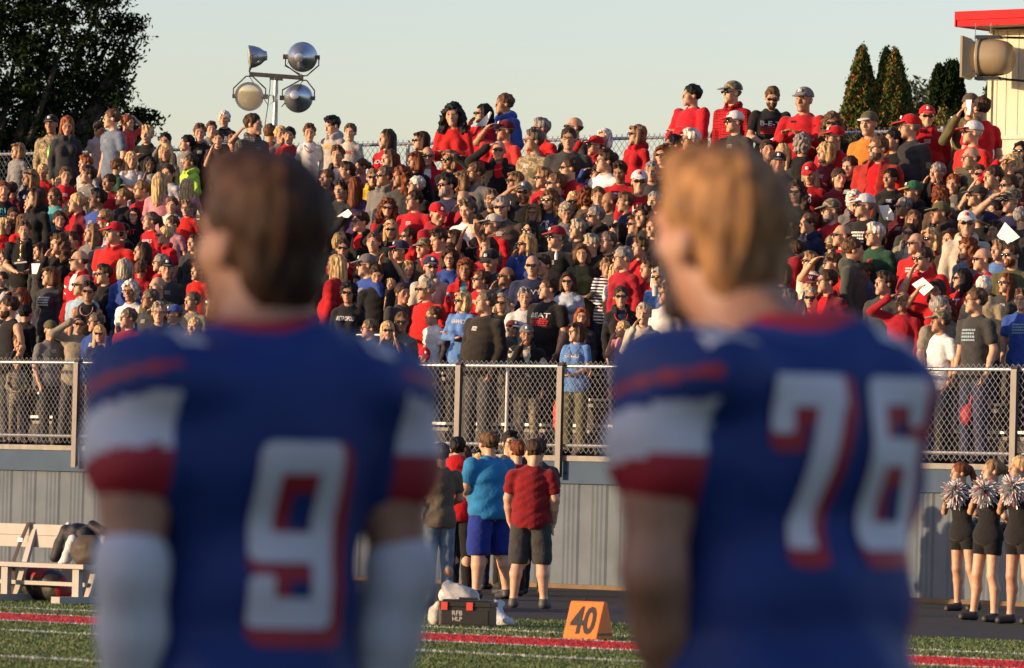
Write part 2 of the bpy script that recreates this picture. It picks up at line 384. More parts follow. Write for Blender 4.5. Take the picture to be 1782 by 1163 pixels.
def leg_prims(b, stance=0):
    B = BUILD[b]; hx = B['hp'][0]*.52; q = B['hp'][0]/.165
    out = []
    for s in (-1, 1):
        kx = s*(hx+.012+stance*.3); axx = s*(hx+.02+stance)
        out += [CAP((s*hx, .01, .90), (kx, -.005, .50), .082*q, .055*q), CAP((kx, -.005, .50), (kx*.5+axx*.5, .03, .36), .054*q, .056*q), CAP((kx*.5+axx*.5, .03, .36), (axx, .025, .09), .055*q, .036), ]
    return out
def foot_prims(b, stance=0, e=0):
    hx = BUILD[b]['hp'][0]*.52; out = []
    for s in (-1, 1):
        a = s*(hx+.02+stance); out += [CAP((a, .04, .045), (a+s*.02, -.12, .035), .042+e, .036+e), CAP((a, .03, .10), (a, .03, .05), .040+e, .042+e)]
    return out
def arm_prims(ar, q): 
    S, E, Wr, H = ar; return [CAP(S, S*.45+E*.55, .052*q, .046*q), CAP(S*.45+E*.55, E, .047*q, .040*q), CAP(E, E*.6+Wr*.4, .042*q, .040*q), CAP(E*.6+Wr*.4, Wr, .040*q, .026*q)]
_body = {}
def body_mesh(build, pose, turn, tilt=0, h=.012, stance=0):
    key = (build, pose, turn, tilt, h, stance)
    if key in _body: return _body[key]
    B = BUILD[build]; c, R, hs = head_M(build, turn, tilt); add, fine, soc = head_prims(c, R, hs)
    pr = torso_prims(build)+leg_prims(build, stance)+foot_prims(build, stance)
    pr += [CAP((0, .02, 1.42), c+R@np.array([0, .025, -.06])*hs, .052*(.8+.2*hs)*(B['arm']*.5+.5), .048*hs)]
    hands = []
    for s, ar in zip((-1, 1), arms(pose, B['sh'])):
        pr += arm_prims(ar, B['arm']); hands += hand_prims(ar[2], ar[3], .95 if build != 'k' else .85, side=s)
    V, F = sdf(pr+add, h, k=.022)
    # second pass: join in fine pieces with a small blend radius
    V, F = sdf_two(pr+add, fine+hands, soc, h)
    # face zones
    cen = V[F].mean(1); q = (cen-c)@R/hs; ax = np.abs(q[:, 0]); fm = np.zeros(len(F), int); fr = q[:, 1] < -.06
    fm[fr & (ax < .021) & (q[:, 2] < -.050) & (q[:, 2] > -.064)] = 1
    fm[fr & (ax > .016) & (ax < .045) & (q[:, 2] > .031) & (q[:, 2] < .038)] = 2
    fm[fr & (ax > .022) & (ax < .040) & (np.abs(q[:, 2]-.011) < .0055)] = 3
    me = mkmesh('person_body', V, F, [M_skin, M_lip, M_brow, M_eye], True, fm)
    _body[key] = me; return me
def sdf_two(big, small, soc, h, kb=.022, ks=.008, noise=None):
    global _fld
    allp = big+small; bs = [p_bounds(p, 0) for p in allp]
    lo = np.min([b[0] for b in bs], 0)-h*2.5; hi = np.max([b[1] for b in bs], 0)+h*2.5
    n = np.ceil((hi-lo)/h).astype(int)+1; D = np.full(n, .5, np.float32)
    ax = [(lo[i]+h*np.arange(n[i])).astype(np.float32) for i in range(3)]
    def run(p, kk, neg=False):
        b = p_bounds(p, 0); s0 = np.clip(np.floor((b[0]-kk-2*h-lo)/h).astype(int), 0, n-1); s1 = np.clip(np.ceil((b[1]+kk+2*h-lo)/h).astype(int)+1, 1, n)
        sl = tuple(slice(a, c) for a, c in zip(s0, s1))
        d = p_eval(p, ax[0][sl[0]][:, None, None], ax[1][sl[1]][None, :, None], ax[2][sl[2]][None, None, :], 0); o = D[sl]
        if neg: D[sl] = np.maximum(o, -d); return
        hh = np.clip(.5+.5*(o-d)/kk, 0, 1); D[sl] = o*(1-hh)+d*hh-kk*hh*(1-hh)
    for p in big: run(p, kb)
    for p in soc: run(p, .005, True)
    for p in small: run(p, ks)
    D[0], D[-1] = .5, .5; D[:, 0], D[:, -1] = .5, .5; D[:, :, 0], D[:, :, -1] = .5, .5
    return surfnet(D, lo, h)
_top = {}
def top_mesh(build, pose, kind, mat, part='outer', seed=0, h=.013, open_front=False):
    key = (build, pose, kind, mat.name, part, open_front, h)
    if key in _top: return _top[key]
    B = BUILD[build]; ar = arms(pose, B['sh']); pr = torso_prims(build)
    long = kind in ('long', 'hood', 'jkt', 'camo', 'plaid', 'stripe'); sh = B['sh']
    e = .011 + (.003 if long else 0) + (.005 if part == 'outer' and kind in ('jkt', 'hood') else 0)
    pr += [ELL((0, .01, .92), (B['hp'][0]+.014, B['hp'][1]+.014, .17))]
    for a in ar:
        S, E, Wr, H = a; q = B['arm']
        if kind == 'tank': continue
        if long: pr += [CAP(S, E, .052*q, .044*q), CAP(E, Wr*.96+E*.04, .044*q, .026*q), CAP(Wr*.86+E*.14, Wr*.93+E*.07, .031*q, .031*q)]
        else: pr += [CAP(S, S*.42+E*.58, .053*q, .056*q)]
    if kind == 'hood': pr += [ELL((0, .075, 1.475), (.11, .06, .06)), CAP((-.075, .02, 1.49), (-.045, -.075, 1.45), .026, .02), CAP((.075, .02, 1.49), (.045, -.075, 1.45), .026, .02)]
    if kind == 'polo' or kind == 'plaid' or (kind == 'jkt' and part == 'outer'):
        pr += [CAP((-.075, .02, 1.495), (-.035, -.085, 1.445), .016, .014), CAP((.075, .02, 1.495), (.035, -.085, 1.445), .016, .014), CAP((-.07, .04, 1.50), (.07, .04, 1.50), .018)]
    hem = .80 if long else .83
    fr = folds(hash(build+pose+kind) % 1000 if False else (len(build)*7+ord(pose[0])*13+ord(kind[0])*5) % 997, .008 if kind != 'tank' else .004, 27)
    cuts = [lambda x, y, z: hem-z+0*x+0*y]
    if kind == 'tank': cuts.append(lambda x, y, z: (np.abs(x)-sh*.80)+0*y+0*z)
    sub = [ELL((0, -.02, 1.535), (.072, .085, .075))]
    if open_front: 
        sub += [CAP((0, -.22, .75), (0, -.19, 1.36), .055+B['wa'][0]*.12, .055), CAP((0, -.16, 1.30), (0, -.10, 1.46), .055, .06)]
    V, F = sdf(pr, h, e=e, cuts=cuts, k=.03, noise=fr, sub=sub)
    me = mkmesh('shirt', V, F, [mat], True); _top[key] = me; return me
_bot = {}
def bottom_mesh(build, kind, mat, stance=0, h=.014):
    key = (build, kind, mat.name, stance, h)
    if key in _bot: return _bot[key]
    B = BUILD[build]; q = B['hp'][0]/.165; hx = B['hp'][0]*.52; pr = [ELL((0, .01, .93), (B['hp'][0], B['hp'][1], .13)), ELL((0, .005, 1.0), (B['wa'][0]*.98, B['wa'][1]*.98, .09))]
    for s in (-1, 1):
        kx = s*(hx+.012+stance*.3); axx = s*(hx+.02+stance)
        if kind == 'shorts': pr += [CAP((s*hx, .01, .90), (kx, -.005, .52), .092*q, .088*q)]
        elif kind == 'brief': pr += [CAP((s*hx, .01, .90), (s*(hx+.004), .005, .76), .086*q, .083*q)]
        else: pr += [CAP((s*hx, .01, .90), (kx, -.005, .50), .088*q, .068*q), CAP((kx, -.005, .50), (axx, .03, .09), .066*q, .055*q)]
    cut = {'shorts': .46, 'brief': .72}.get(kind, .055)
    V, F = sdf(pr, h, e=.008, cuts=[lambda x, y, z: cut-z+0*x+0*y, lambda x, y, z: z-.885+0*x+0*y], k=.025, noise=folds(5, .005, 20))
    me = mkmesh(kind, V, F, [mat], True); _bot[key] = me; return me
_sh = {}
def shoe_mesh(build, stance=0, side=0):
    key = (build, stance, side)
    if key not in _sh:
        V, F = sdf(foot_prims(build, stance, .008)[side*2:side*2+2], .012, cuts=[lambda x, y, z: z-.105+0*x+0*y, lambda x, y, z: .004-z+0*x+0*y], k=.02); _sh[key] = mkmesh('shoe', V, F, [M_rubber], True)
    return _sh[key]
# ------------------------------------------------------------ hair, hats, glasses (head-local frame)
def hair_geo(kind, h=.008, var=0):
    g = .0
    shell = [ELL((0, .022, .045), (.086, .106, .096))]
    face = ELL((0, -.105, -.04), (.086, .092, .128)) if kind in ('bob', 'long', 'curly', 'curly1', 'bushy', 'bush') else ELL((0, -.098, -.045), (.078, .085, .125)); sub = [face]; cuts = []; k = .02; nz = rough(var+3, .005, 75)
    cz = lambda z0: (lambda x, y, z: (z0-z)+0*x+0*y)
    side = lambda x, y, z: -np.maximum(y+.0+0*x, z+.012)+0*x   # keep behind the ear line or above it
    if kind == 'short': cuts = [cz(-.055), lambda x, y, z: np.minimum(.02-z+0*y, -.012-y+0*z)+0*x]; nz = rough(var+3, .008, 95, .8)
    elif kind == 'shortb': shell.append(ELL((.0, -.03, .115), (.06, .055, .03))); cuts = [cz(-.055), lambda x, y, z: np.minimum(.02-z+0*y, -.012-y+0*z)+0*x]; nz = rough(var+9, .012, 80, .7)
    elif kind == 'bald': shell = [ELL((0, .022, .040), (.080, .101, .090))]; cuts = [cz(-.05), lambda x, y, z: (z-.03)+0*x+0*y, lambda x, y, z: -y-.005+0*x+0*z]; nz = rough(var+3, .002, 75)
    elif kind == 'bob': shell += [CAP((-.072, .01, .03), (-.078, -.01, -.095), .036, .038), CAP((.072, .01, .03), (.078, -.01, -.095), .036, .038), ELL((0, .06, -.03), (.09, .062, .105)), ELL((0, -.07, .085), (.06, .035, .03))]; cuts = [cz(-.12)]; nz = rough(var, .008, 110, .10)
    elif kind == 'long': shell += [CAP((-.066, 0, .03), (-.074, -.02, -.20), .030, .026), CAP((.066, 0, .03), (.074, -.02, -.20), .030, .026), CAP((0, .06, .0), (0, .095, -.24), .08, .06), CAP((-.05, .05, -.02), (-.07, .06, -.26), .045, .03), CAP((.05, .05, -.02), (.07, .06, -.26), .045, .03)]; nz = rough(var+1, .010, 105, .08)
    elif kind == 'pony': shell += [ELL((0, .12, .055), (.03, .03, .03)), CAP((0, .135, .05), (0, .165, -.05), .034, .036), CAP((0, .165, -.05), (.01, .15, -.19), .036, .012)]; cuts = [lambda x, y, z: np.minimum(-.045-z+0*y, .10-y+0*z)+0*x, lambda x, y, z: np.minimum(.0-z+0*y, -.0-y+0*z)+0*x]; nz = rough(var+2, .005, 100, .2)
    elif kind == 'bun': shell += [ELL((0, .10, .10), (.045, .045, .042))]; cuts = [lambda x, y, z: np.minimum(-.05-z+0*y, .10-y+0*z)+0*x, lambda x, y, z: np.minimum(.0-z+0*y, -.0-y+0*z)+0*x]; nz = rough(var+2, .006, 55, .5)
    elif kind == 'curly': shell = [ELL((0, .025, .05), (.10, .118, .105)), CAP((-.085, .01, .02), (-.115, .0, -.17), .045, .05), CAP((.085, .01, .02), (.115, .0, -.17), .045, .05), CAP((0, .07, .0), (0, .10, -.20), .09, .085)]; nz = rough(var+4, .022, 78, .9)
    elif kind == 'curly1': shell = [ELL((0, .025, .045), (.101, .118, .108)), ELL((0, .05, -.02), (.095, .08, .09))]; cuts = [cz(-.085)]; nz = rough(var+5, .017, 85, 1)
    elif kind in ('bushy', 'bush'): shell = [ELL((0, .025, .055), (.112, .118, .108)), CAP((-.085, .0, .02), (-.085, 0, -.08), .042), CAP((.085, .0, .02), (.085, 0, -.08), .042), ELL((0, .06, -.03), (.10, .07, .10))]; nz = rough(var+6, .014, 85, .3)
    V, F = sdf(shell, h, cuts=cuts, k=k, sub=sub, noise=nz); return V, F
_hair = {}
def hair_mesh(kind, var=0):
    if kind == 'short' and var % 3 == 1: kind = 'shortb'
    key = (kind, var)
    if key not in _hair: V, F = hair_geo(kind, var=var*17); _hair[key] = mkmesh('hair', V, F, [M_hair], True)
    return _hair[key]
def _misc(name, fn, mats):
    if name not in _hair:
        V, F = fn(); _hair[name] = mkmesh(name, V, F, mats, True)
    return _hair[name]
def cap_mesh(): return _misc('cap', lambda: sdf([ELL((0, .018, .048), (.093, .112, .098))], .008, cuts=[lambda x, y, z: .040+.02*(y<-.05)-z+0*x], sub=[ELL((0, .018, .03), (.083, .10, .07))]), [M_cloth])
def brim_mesh(): return _misc('brim', lambda: sdf([ELL((0, -.105, .052), (.072, .088, .012), RX(rad(12)))], .006, cuts=[lambda x, y, z: (y+.075)+0*x+0*z], noise=lambda x, y, z: 0*y+0*z+2.2*x*x*.5), [M_cloth])
def beard_mesh(): return _misc('beard', lambda: sdf([ELL((0, -.019, -.050), (.063, .078, .066)), CAP((-.014, -.074, -.096), (.014, -.074, -.096), .024)], .007, k=.015, sub=[ELL((0, -.105, -.056), (.022, .03, .011)), ELL((0, -.12, -.005), (.05, .06, .042))], cuts=[lambda x, y, z: y-.01+0*x+0*z, lambda x, y, z: z+.022-.9*np.maximum(y+.03, 0)+0*x], noise=rough(8, .0025, 80)), [M_hair])
def shades_mesh():
    if 'shades' not in _hair:
        V, F = sdf([ELL((-.034, -.102, .012), (.029, .012, .019)), ELL((.034, -.102, .012), (.029, .012, .019)), CAP((-.01, -.108, .02), (.01, -.108, .02), .0045), CAP((-.062, -.093, .018), (-.082, .0, .012), .004), CAP((.062, -.093, .018), (.082, .0, .012), .004)], .0055, k=.003)
        _hair['shades'] = mkmesh('sunglasses', V, F, [M_lens], True)
    return _hair['shades']
def specs_mesh():
    if 'specs' not in _hair:
        mb = MB()
        for s in (-1, 1):
            pts = [(s*.034+.025*math.cos(a), -.112+.012*abs(math.cos(a)), .012+.017*math.sin(a)) for a in np.linspace(0, 2*math.pi, 13)]
            mb.tube(pts, .0026, 5); mb.tube([(s*.059, -.10, .02), (s*.082, 0, .012)], .0028, 5)
        mb.tube([(-.01, -.112, .017), (.01, -.112, .017)], .0028, 5)
        _hair['specs'] = mkmesh('spectacles', np.array([tuple(v) for v in mb.v]), mb.f, [M_frame], True)
    return _hair['specs']
def band_mesh(): return _misc('headband', lambda: sdf([ELL((0, .012, .05), (.089, .108, .099), RX(rad(-18)))], .007, cuts=[lambda x, y, z: np.abs((z-.055)*.95+(y)*.30)-.014+0*x]), [M_cloth])
def neck_mesh():
    if 'neck' not in _hair:
        mb = MB(); pts = [(.075*math.sin(a)*(1 if math.cos(a) > 0 else .9), -.055-.06*(1-math.cos(a))*.5-.03*abs(math.sin(a)), 1.47-.10*(1-math.cos(a))) for a in np.linspace(0, 2*math.pi, 21)]
        pts = [(.078*math.sin(a), .03-.175*(1-math.cos(a))/2-.02*abs(math.sin(a)), 1.49-.085*(1-math.cos(a))) for a in np.linspace(0, 2*math.pi, 21)]
        mb.tube(pts, .006, 5, caps=False); _hair['neck'] = mkmesh('necklace', np.array([tuple(v) for v in mb.v]), mb.f, [M_print], True)
    return _hair['neck']

# ------------------------------------------------------------ ground, turf, track
def sheet(name, pts, z, mat, kind='structure'):
    me = mkmesh(name, [(p.x, p.y, z) for p in pts], [tuple(range(len(pts)))], [mat]); o = link(name, me); o['kind'] = kind; return o
def strip(name, a0, a1, v0, v1, z, mat): return sheet(name, [W(a0, v0, 0), W(a1, v0, 0), W(a1, v1, 0), W(a0, v1, 0)], z, mat)
M_ground = P('far_ground', (.06, .07, .03), .95, noise=.4, nscale=.15, bump=.3, bscale=3)
M_turf = P('turf', (.08, .11, .028), .9, noise=.3, nscale=1.2, bump=.4, bscale=60)
M_track = P('running_track', (.008, .007, .007), .85, noise=.25, nscale=2, bump=.4, bscale=120)
M_redp = P('red_field_paint', (.50, .012, .018), .9, noise=.15, nscale=6)
M_whp = P('white_field_paint', (.66, .66, .62), .9, noise=.15, nscale=6)
sheet('ground', [Vector((-1500, -900, 0)), Vector((1500, -900, 0)), Vector((1500, 1800, 0)), Vector((-1500, 1800, 0))], -.03, M_ground)
VT = -13.7
strip('turf_field', -90, 70, -110, VT, -.004, M_turf)
strip('track', -90, 70, VT+.0, .0, .0, M_track)
vg = lambda x, y: V_of(at_ground(x, y))
VR0, VR1 = vg(932, 1124.5), vg(932, 1111.5); VW = vg(940, 1101); VW2 = vg(932, 1144); VW3 = vg(60, 1180-35)
strip('sideline', -90, 70, VR0, VR1, .004, M_redp)
lines = [(VR1+.02, .10), (VR0-.12, .10), (VW, .12), (VW2, .12), (vg(60, 1147), .12)]
for v, wd in lines: strip('field_line', -90, 70, v, v+wd, .004, M_whp)
# blades of the synthetic turf (in the part one can make out), painted where the lines run
nb = 220000; D = 1/np.sqrt(rng.uniform(1/60**2, 1/37**2, nb)); X = (rng.uniform(-.098, .098, nb))*D
pn = np.array(N)[:2]; vv = (X-P0.x)*pn[0]+(D-P0.y)*pn[1]; ok = (vv < VT) & (vv > -34); X, D, vv = X[ok], D[ok], vv[ok]; nb = len(X)
hgt = rng.uniform(.008, .022, nb); an = rng.uniform(0, 6.28, nb); wd = rng.uniform(.004, .009, nb); ln = rng.normal(0, .010, (nb, 2))
Vv = np.zeros((nb, 3, 3), np.float32); Vv[:, 0] = np.stack([X-np.cos(an)*wd, D-np.sin(an)*wd, 0*X-.004], 1); Vv[:, 1] = np.stack([X+np.cos(an)*wd, D+np.sin(an)*wd, 0*X-.004], 1); Vv[:, 2] = np.stack([X+ln[:, 0], D+ln[:, 1], hgt], 1)
fm = rng.choice([0, 0, 0, 1, 2], nb); wob = .03*np.sin(X*3)
fm[(vv > VR0) & (vv < VR1)] = 3
for v, w_ in lines: fm[(vv > v-.02) & (vv < v+w_+.02)] = 4
M_bl = [P('turf_blade', (.085, .135, .025), .6, noise=.2, nscale=1.5), P('turf_blade_light', (.115, .165, .035), .6, noise=.2, nscale=1.5), P('turf_blade_dark', (.045, .075, .018), .6), M_redp, M_whp]
setp(link('turf_blades', mkmesh('turf_blades', Vv.reshape(-1, 3), np.arange(nb*3).reshape(-1, 3), M_bl, False, fm)), 'short green synthetic turf blades, red and white along the painted lines', 'turf', kind='stuff')
# wisps of white paint off the line
# ------------------------------------------------------------ grandstand
AL, AR = apix(-260, 700), apix(2150, 700)
M_under = P('shadow_dark_riser', (.05, .045, .04), .8, noise=.3, nscale=5)  # brownish risers, darkened to carry the shadow under the rows
M_deck = P('deck_plank', (.20, .19, .17), .6, .1, noise=.25, nscale=6, bump=.3, bscale=70)
M_wallp = P('blue_grey_panel', (.125, .155, .185), .75, noise=.1, nscale=3, bump=.08, bscale=20, spec=.12)
M_band = P('blue_grey_trim', (.060, .098, .150), .75, noise=.08, nscale=3, spec=.12)
M_timber = P('treated_timber', (.15, .09, .04), .8, noise=.25, nscale=6)
ZP0, ZP1, ZB1, ZD = zpix(1000, 1017), zpix(1000, 838), zpix(1000, 803), 1.70
stand = empty('grandstand', W(0, 0, 0)); setp(stand, 'aluminium spectator grandstand with blue-grey ribbed front wall, full of people', 'grandstand')
def child_of(o, par):
    mw = o.matrix_world.copy(); o.parent = par; o.matrix_parent_inverse = par.matrix_world.inverted(); return o
bpy.context.view_layer.update()
# ribbed front wall: one profile drawn along the stand
prof = []; a = AL; r_ = random.Random(2); i = 0
while a < AR:
    big = (i % 4 == 0); w_ = .022 if big else .010; d_ = .018 if big else .011
    prof += [(a, 0), (a+.008, -d_), (a+.008+w_, -d_), (a+.04+w_, 0)]; a += (.24 if big else .075); i += 1
vs, fs = [], []
for a, v in prof: vs += [W(a, v, ZP0), W(a, v, ZP1)]
for i in range(len(prof)-1): fs.append((2*i, 2*i+2, 2*i+3, 2*i+1))
o = link('ribbed_wall', mkmesh('ribbed_wall', vs, fs, [M_wallp])); child_of(o, stand)
mb = MB(); mb.sbox(AL, AR, -.045, .2, ZP1-.02, ZB1); mb.sbox(AL, AR, -.065, -.045, ZP1-.03, ZP1+.0); mb.sbox(AL, AR, -.05, .05, .02, ZP0); child_of(mb.build('fascia_band', M_band), stand)
mb = MB(); mb.sbox(AL, AR, -.14, -.055, -.02, .055); child_of(mb.build('timber_kerb', M_timber), stand)
mb = MB(); mb.sbox(AL, AR, -.07, .34, ZB1+.002, ZD); child_of(mb.build('deck_edge', M_deck), stand)
RISE_, TREAD_ = .35, .60
for k in range(11):
    mb = MB(); z = ZD+RISE_*k; v0 = .345+TREAD_*k; v1 = v0+TREAD_-.005+(1.3 if k == 10 else 0)
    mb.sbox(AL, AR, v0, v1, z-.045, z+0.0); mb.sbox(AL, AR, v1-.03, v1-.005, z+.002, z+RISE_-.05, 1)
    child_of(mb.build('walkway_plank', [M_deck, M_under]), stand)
    if k < 10:
        mb = MB(); zs = z+RISE_+.07; vc = v1+.10
        a = AL
        while a < AR:
            mb.sbox(a, a+4.4, vc-.13, vc+.13, zs-.035, zs); mb.sbox(a+.02, a+.05, vc-.10, vc-.07, z+RISE_+.002, zs-.036); mb.sbox(a+4.3, a+4.33, vc-.10, vc-.07, z+RISE_+.002, zs-.036); a += 4.46
        child_of(mb.build('seat_plank', M_alu), stand)
mb = MB(); mb.sbox(AL, AR, 8.2, 8.25, .0, ZD+10*RISE_-.05); child_of(mb.build('rear_cladding', M_wallp), stand)

def diamond_mesh(mb, a0, a1, v, z0, z1, w_, hgt, r):
    """woven diamond wire between two heights; the top knuckles stick out as small points"""
    H = z1-z0; n = int((a1-a0)/w_)+1; sl = w_/hgt   # a per z
    for sgn in (1, -1):
        for i in range(-int(H*sl/w_)-1, n+int(H*sl/w_)+1):
            a = a0+i*w_; p, q = (a, z0), (a+sgn*H*sl, z1)
            # clip
            def cl(p, q):
                (ax, az), (bx, bz) = p, q
                if ax > bx: ax, az, bx, bz = bx, bz, ax, az
                if bx < a0 or ax > a1: return None
                if ax < a0: az += (bz-az)*(a0-ax)/(bx-ax); ax = a0
                if bx > a1: bz = az+(bz-az)*(a1-ax)/(bx-ax); bx = a1
                return (ax, az), (bx, bz)
            c = cl(p, q)
            if not c: continue
            (ax, az), (bx, bz) = c
            if abs(bz-az) < .02: continue
            mb.tube([W(ax, v+sgn*r*.9, az), W(bx, v+sgn*r*.9, bz)], r, 4, caps=False)
fence = empty('chain_link_fence', W(0, -.10, ZD)); setp(fence, 'chain-link fence along the front edge of the stand with flat curved-top posts', 'fence'); bpy.context.view_layer.update()
zr, zb, zt, zl = zpix(1000, 638), zpix(1000, 776), zpix(1000, 629), zpix(1000, 789)
VF = -.09
mb = MB(); diamond_mesh(mb, AL, AR, VF, zl, zt, .083, .103, .0025); child_of(mb.build('wire_mesh', M_wire), fence)
mb = MB(); mb.tube([W(AL, VF+.03, zr), W(AR, VF+.03, zr)], .026, 10); child_of(mb.build('top_rail', M_galv, smooth=True), fence)
mb = MB(); mb.tube([W(AL, VF+.03, zb), W(AR, VF+.03, zb)], .021, 8); child_of(mb.build('bottom_rail', M_galv, smooth=True), fence)
pa = [apix(143, 700), apix(808, 700), apix(985, 700), apix(1775, 700)]; sp = pa[2]-pa[1]
posts = [pa[0]]+[pa[0]+(pa[1]-pa[0])*i/4 for i in (1, 2, 3)]+pa[1:3]+[pa[2]+(pa[3]-pa[2])*i/4 for i in (1, 2, 3)]+[pa[3], pa[3]+sp]
M_post = P('post_steel', (.07, .066, .068), .5, .4, noise=.1, nscale=10)
for a in posts:
    mb = MB(); pts = [(VF-.05, ZP1+.05), (VF-.05, zr-.04), (VF-.045, zr+.0), (VF-.02, zr+.03), (VF+.03, zr+.045)]
    for (v0, z0), (v1, z1) in zip(pts, pts[1:]):
        for s0 in (0,):
            c0 = W(a, v0, z0); c1 = W(a, v1, z1); mid = (c0+c1)/2; dz = (c1-c0)/2; nn = U.cross(dz).normalized()*.010
            mb.quadbox(mid, U*.042, nn, dz*1.03)
    mb.sbox(a+.030, a+.042, VF-.05, VF-.005, ZP1+.05, zr-.03); mb.quadbox(W(a+.055, -.06, ZP1+.10), U*.014, N*.012, Vector((0, 0, .014)))
    child_of(mb.build('post', M_post), fence)
# back fence
VB = 7.55; ZTOP = ZD+10*RISE_
bf = empty('chain_link_fence', W(0, VB, ZTOP)); setp(bf, 'chain-link fence along the back of the top row against the sky', 'fence'); bpy.context.view_layer.update()
AB0, AB1 = apix(-120, 300, VB), apix(1690, 220, VB); zr2 = zpix(1000, 243, VB)
mb = MB(); diamond_mesh(mb, AB0, AB1, VB, ZTOP+.02, zr2+.06, .10, .125, .0036); child_of(mb.build('wire_mesh', M_galv), bf)
mb = MB(); mb.tube([W(AB0, VB+.03, zr2), W(AB1, VB+.03, zr2)], .024, 8); child_of(mb.build('top_rail', M_galv, smooth=True), bf)
a = apix(707, 260, VB)-2.45*4
while a < AB1:
    mb = MB(); mb.tube([W(a, VB+.04, ZTOP), W(a, VB+.04, zr2+.05)], .03, 8); child_of(mb.build('post', M_galv, smooth=True), bf); a += 2.45
mb = MB(); a = apix(1662, 220, VB); mb.tube([W(a, VB-.06, ZTOP), W(a, VB-.06, zr2+.18)], .028, 8)
setp(mb.build('fence_post', P('pale_post', (.6, .56, .45), .6, noise=.1), smooth=True), 'pale thick post at the right end of the back fence, beside the booth', 'post')
# aisle handrails
mb = MB(); vh = 1.25; a0 = apix(590, 600, vh); a1 = apix(720, 600, vh); z1 = zpix(640, 583, vh)
mb.tube([W(a0, vh, ZD), W(a0, vh, z1-.12), W(a0+.03, vh, z1-.04), W(a0+.11, vh, z1), W(a1, vh, z1)], .022, 10)
setp(mb.build('handrail', M_galv, smooth=True), 'bent steel handrail beside the woman photographing at the front', 'handrail')
mb = MB(); vh = .22; a0 = apix(882, 700, vh); mb.tube([W(a0, vh, ZD), W(a0, vh, zpix(882, 640, vh)), ], .022, 10)
setp(mb.build('post', P('white_post', (.7, .68, .64), .5), smooth=True), 'slim white post behind the front fence, between the two flat fence posts', 'post')
# ------------------------------------------------------------ announcer's booth
M_cream = P('cream_cladding', (.66, .62, .48), .8, noise=.05, nscale=2, spec=.1)
M_redm = P('red_fascia', (.52, .03, .035), .8, noise=.05, nscale=3, spec=.08)
M_soff = P('soffit', (.55, .47, .33), .7)
VBO = 7.35; ab = apix(1722, 150, VBO); zs0 = zpix(1722, 52, VBO)
booth = empty('announcer_booth', W(ab, VBO, ZTOP)); setp(booth, 'cream clad booth with a bright red roof fascia at the top right', 'booth'); bpy.context.view_layer.update()
mb = MB(); vs, fs = [], []; prof = []; a = ab; i = 0
while a < ab+9: prof += [(a, 0), (a+.09, 0), (a+.10, -.009), (a+.125, -.009), (a+.135, 0)]; a += .135+(.06 if i % 2 else .02); i += 1
zl_ = zpix(1740, 243, VBO)
for lo_, hi_, off in ((ZTOP-1.5, zl_, 0), (zl_+.05, zs0, .012)):
    b = len(vs)
    for a, v in prof: vs += [W(a, VBO+v*(1 if off else .4)-off*0, lo_), W(a, VBO+v*(1 if off else .4), hi_)]
    for i in range(len(prof)-1): fs.append((b+2*i, b+2*i+2, b+2*i+3, b+2*i+1))
child_of(link('wall', mkmesh('wall', vs, fs, [M_cream])), booth)
mb = MB(); mb.sbox(ab, ab+9, VBO+.01, VBO+4, ZTOP-1.5, zs0-.002); mb.sbox(ab-.012, ab+.05, VBO-.03, VBO+.009, ZTOP-1.5, zs0-.01); mb.sbox(ab+.05, ab+9, VBO-.035, VBO+.009, zl_, zl_+.05); child_of(mb.build('corner_trim', M_cream), booth)
VRF = VBO-.55; ar = apix(1665, 35, VRF); zf0, zf1 = zpix(1665, 47, VRF), zpix(1665, 20.5, VRF)
roof = mb = MB(); mb.sbox(ar, ab+10, VRF+.03, VBO+4.5, zf0+.02, zf0+.10); ro = child_of(mb.build('roof', M_soff), booth)
mb = MB(); mb.sbox(ar, ab+10, VRF-.0, VRF+.028, zf0, zf0+.09); mb.sbox(ar-.01, ab+10, VRF-.02, VRF+.028, zf0+.092, zf1); mb.sbox(ar-.025, ar-.002, VRF-.018, VBO+4.5, zf0, zf1); child_of(mb.build('fascia', M_redm), booth)

# loudspeaker horn
def frame_at(p, xdir, up=Vector((0, 0, 1))):
    x = xdir.normalized(); z = (up-x*up.dot(x)).normalized(); y = z.cross(x)
    return Matrix(((x.x, y.x, z.x, p.x), (x.y, y.y, z.y, p.y), (x.z, y.z, z.z, p.z), (0, 0, 0, 1)))
M_horn = P('tan_fibreglass', (.36, .28, .16), .35, noise=.06, nscale=6, spec=.6)
vS = VBO-.62; pc = at_v(1733, 101, vS)
ax_ = (-U*.93-N*.37).normalized(); Mz = frame_at(pc, ax_) @ Matrix.Rotation(rad(90), 4, 'Y')   # local z -> horn direction
sc_ = 124.0
spk = empty('loudspeaker', pc); setp(spk, 'large tan horn loudspeaker hung on the corner of the cream booth', 'loudspeaker'); bpy.context.view_layer.update()
r0 = 31/sc_
mb = MB(); mb.lathe([(.02, -.26), (.10, -.255), (.17, -.23), (.215, -.17), (r0-.01, -.08), (r0, 0), (r0, .20), (r0+.02, .20), (r0+.025, .22), (r0+.02, .24), (r0-.03, .245)], Mz, 28); child_of(mb.build('driver_housing', M_horn, smooth=True), spk)
mb = MB(); q = .27; g0 = .16
ring = [(g0, .245), (g0+.02, .26), (q, .40), (q+.012, .40), (q+.012, .43), (q-.02, .43), (g0-.03, .26)]
b = 0; sq = [(-1, -1), (1, -1), (1, 1), (-1, 1)]
for r_, z_ in ring:
    for sx, sy in sq: mb.v.append(Mz @ Vector((sx*r_, sy*r_, z_)))
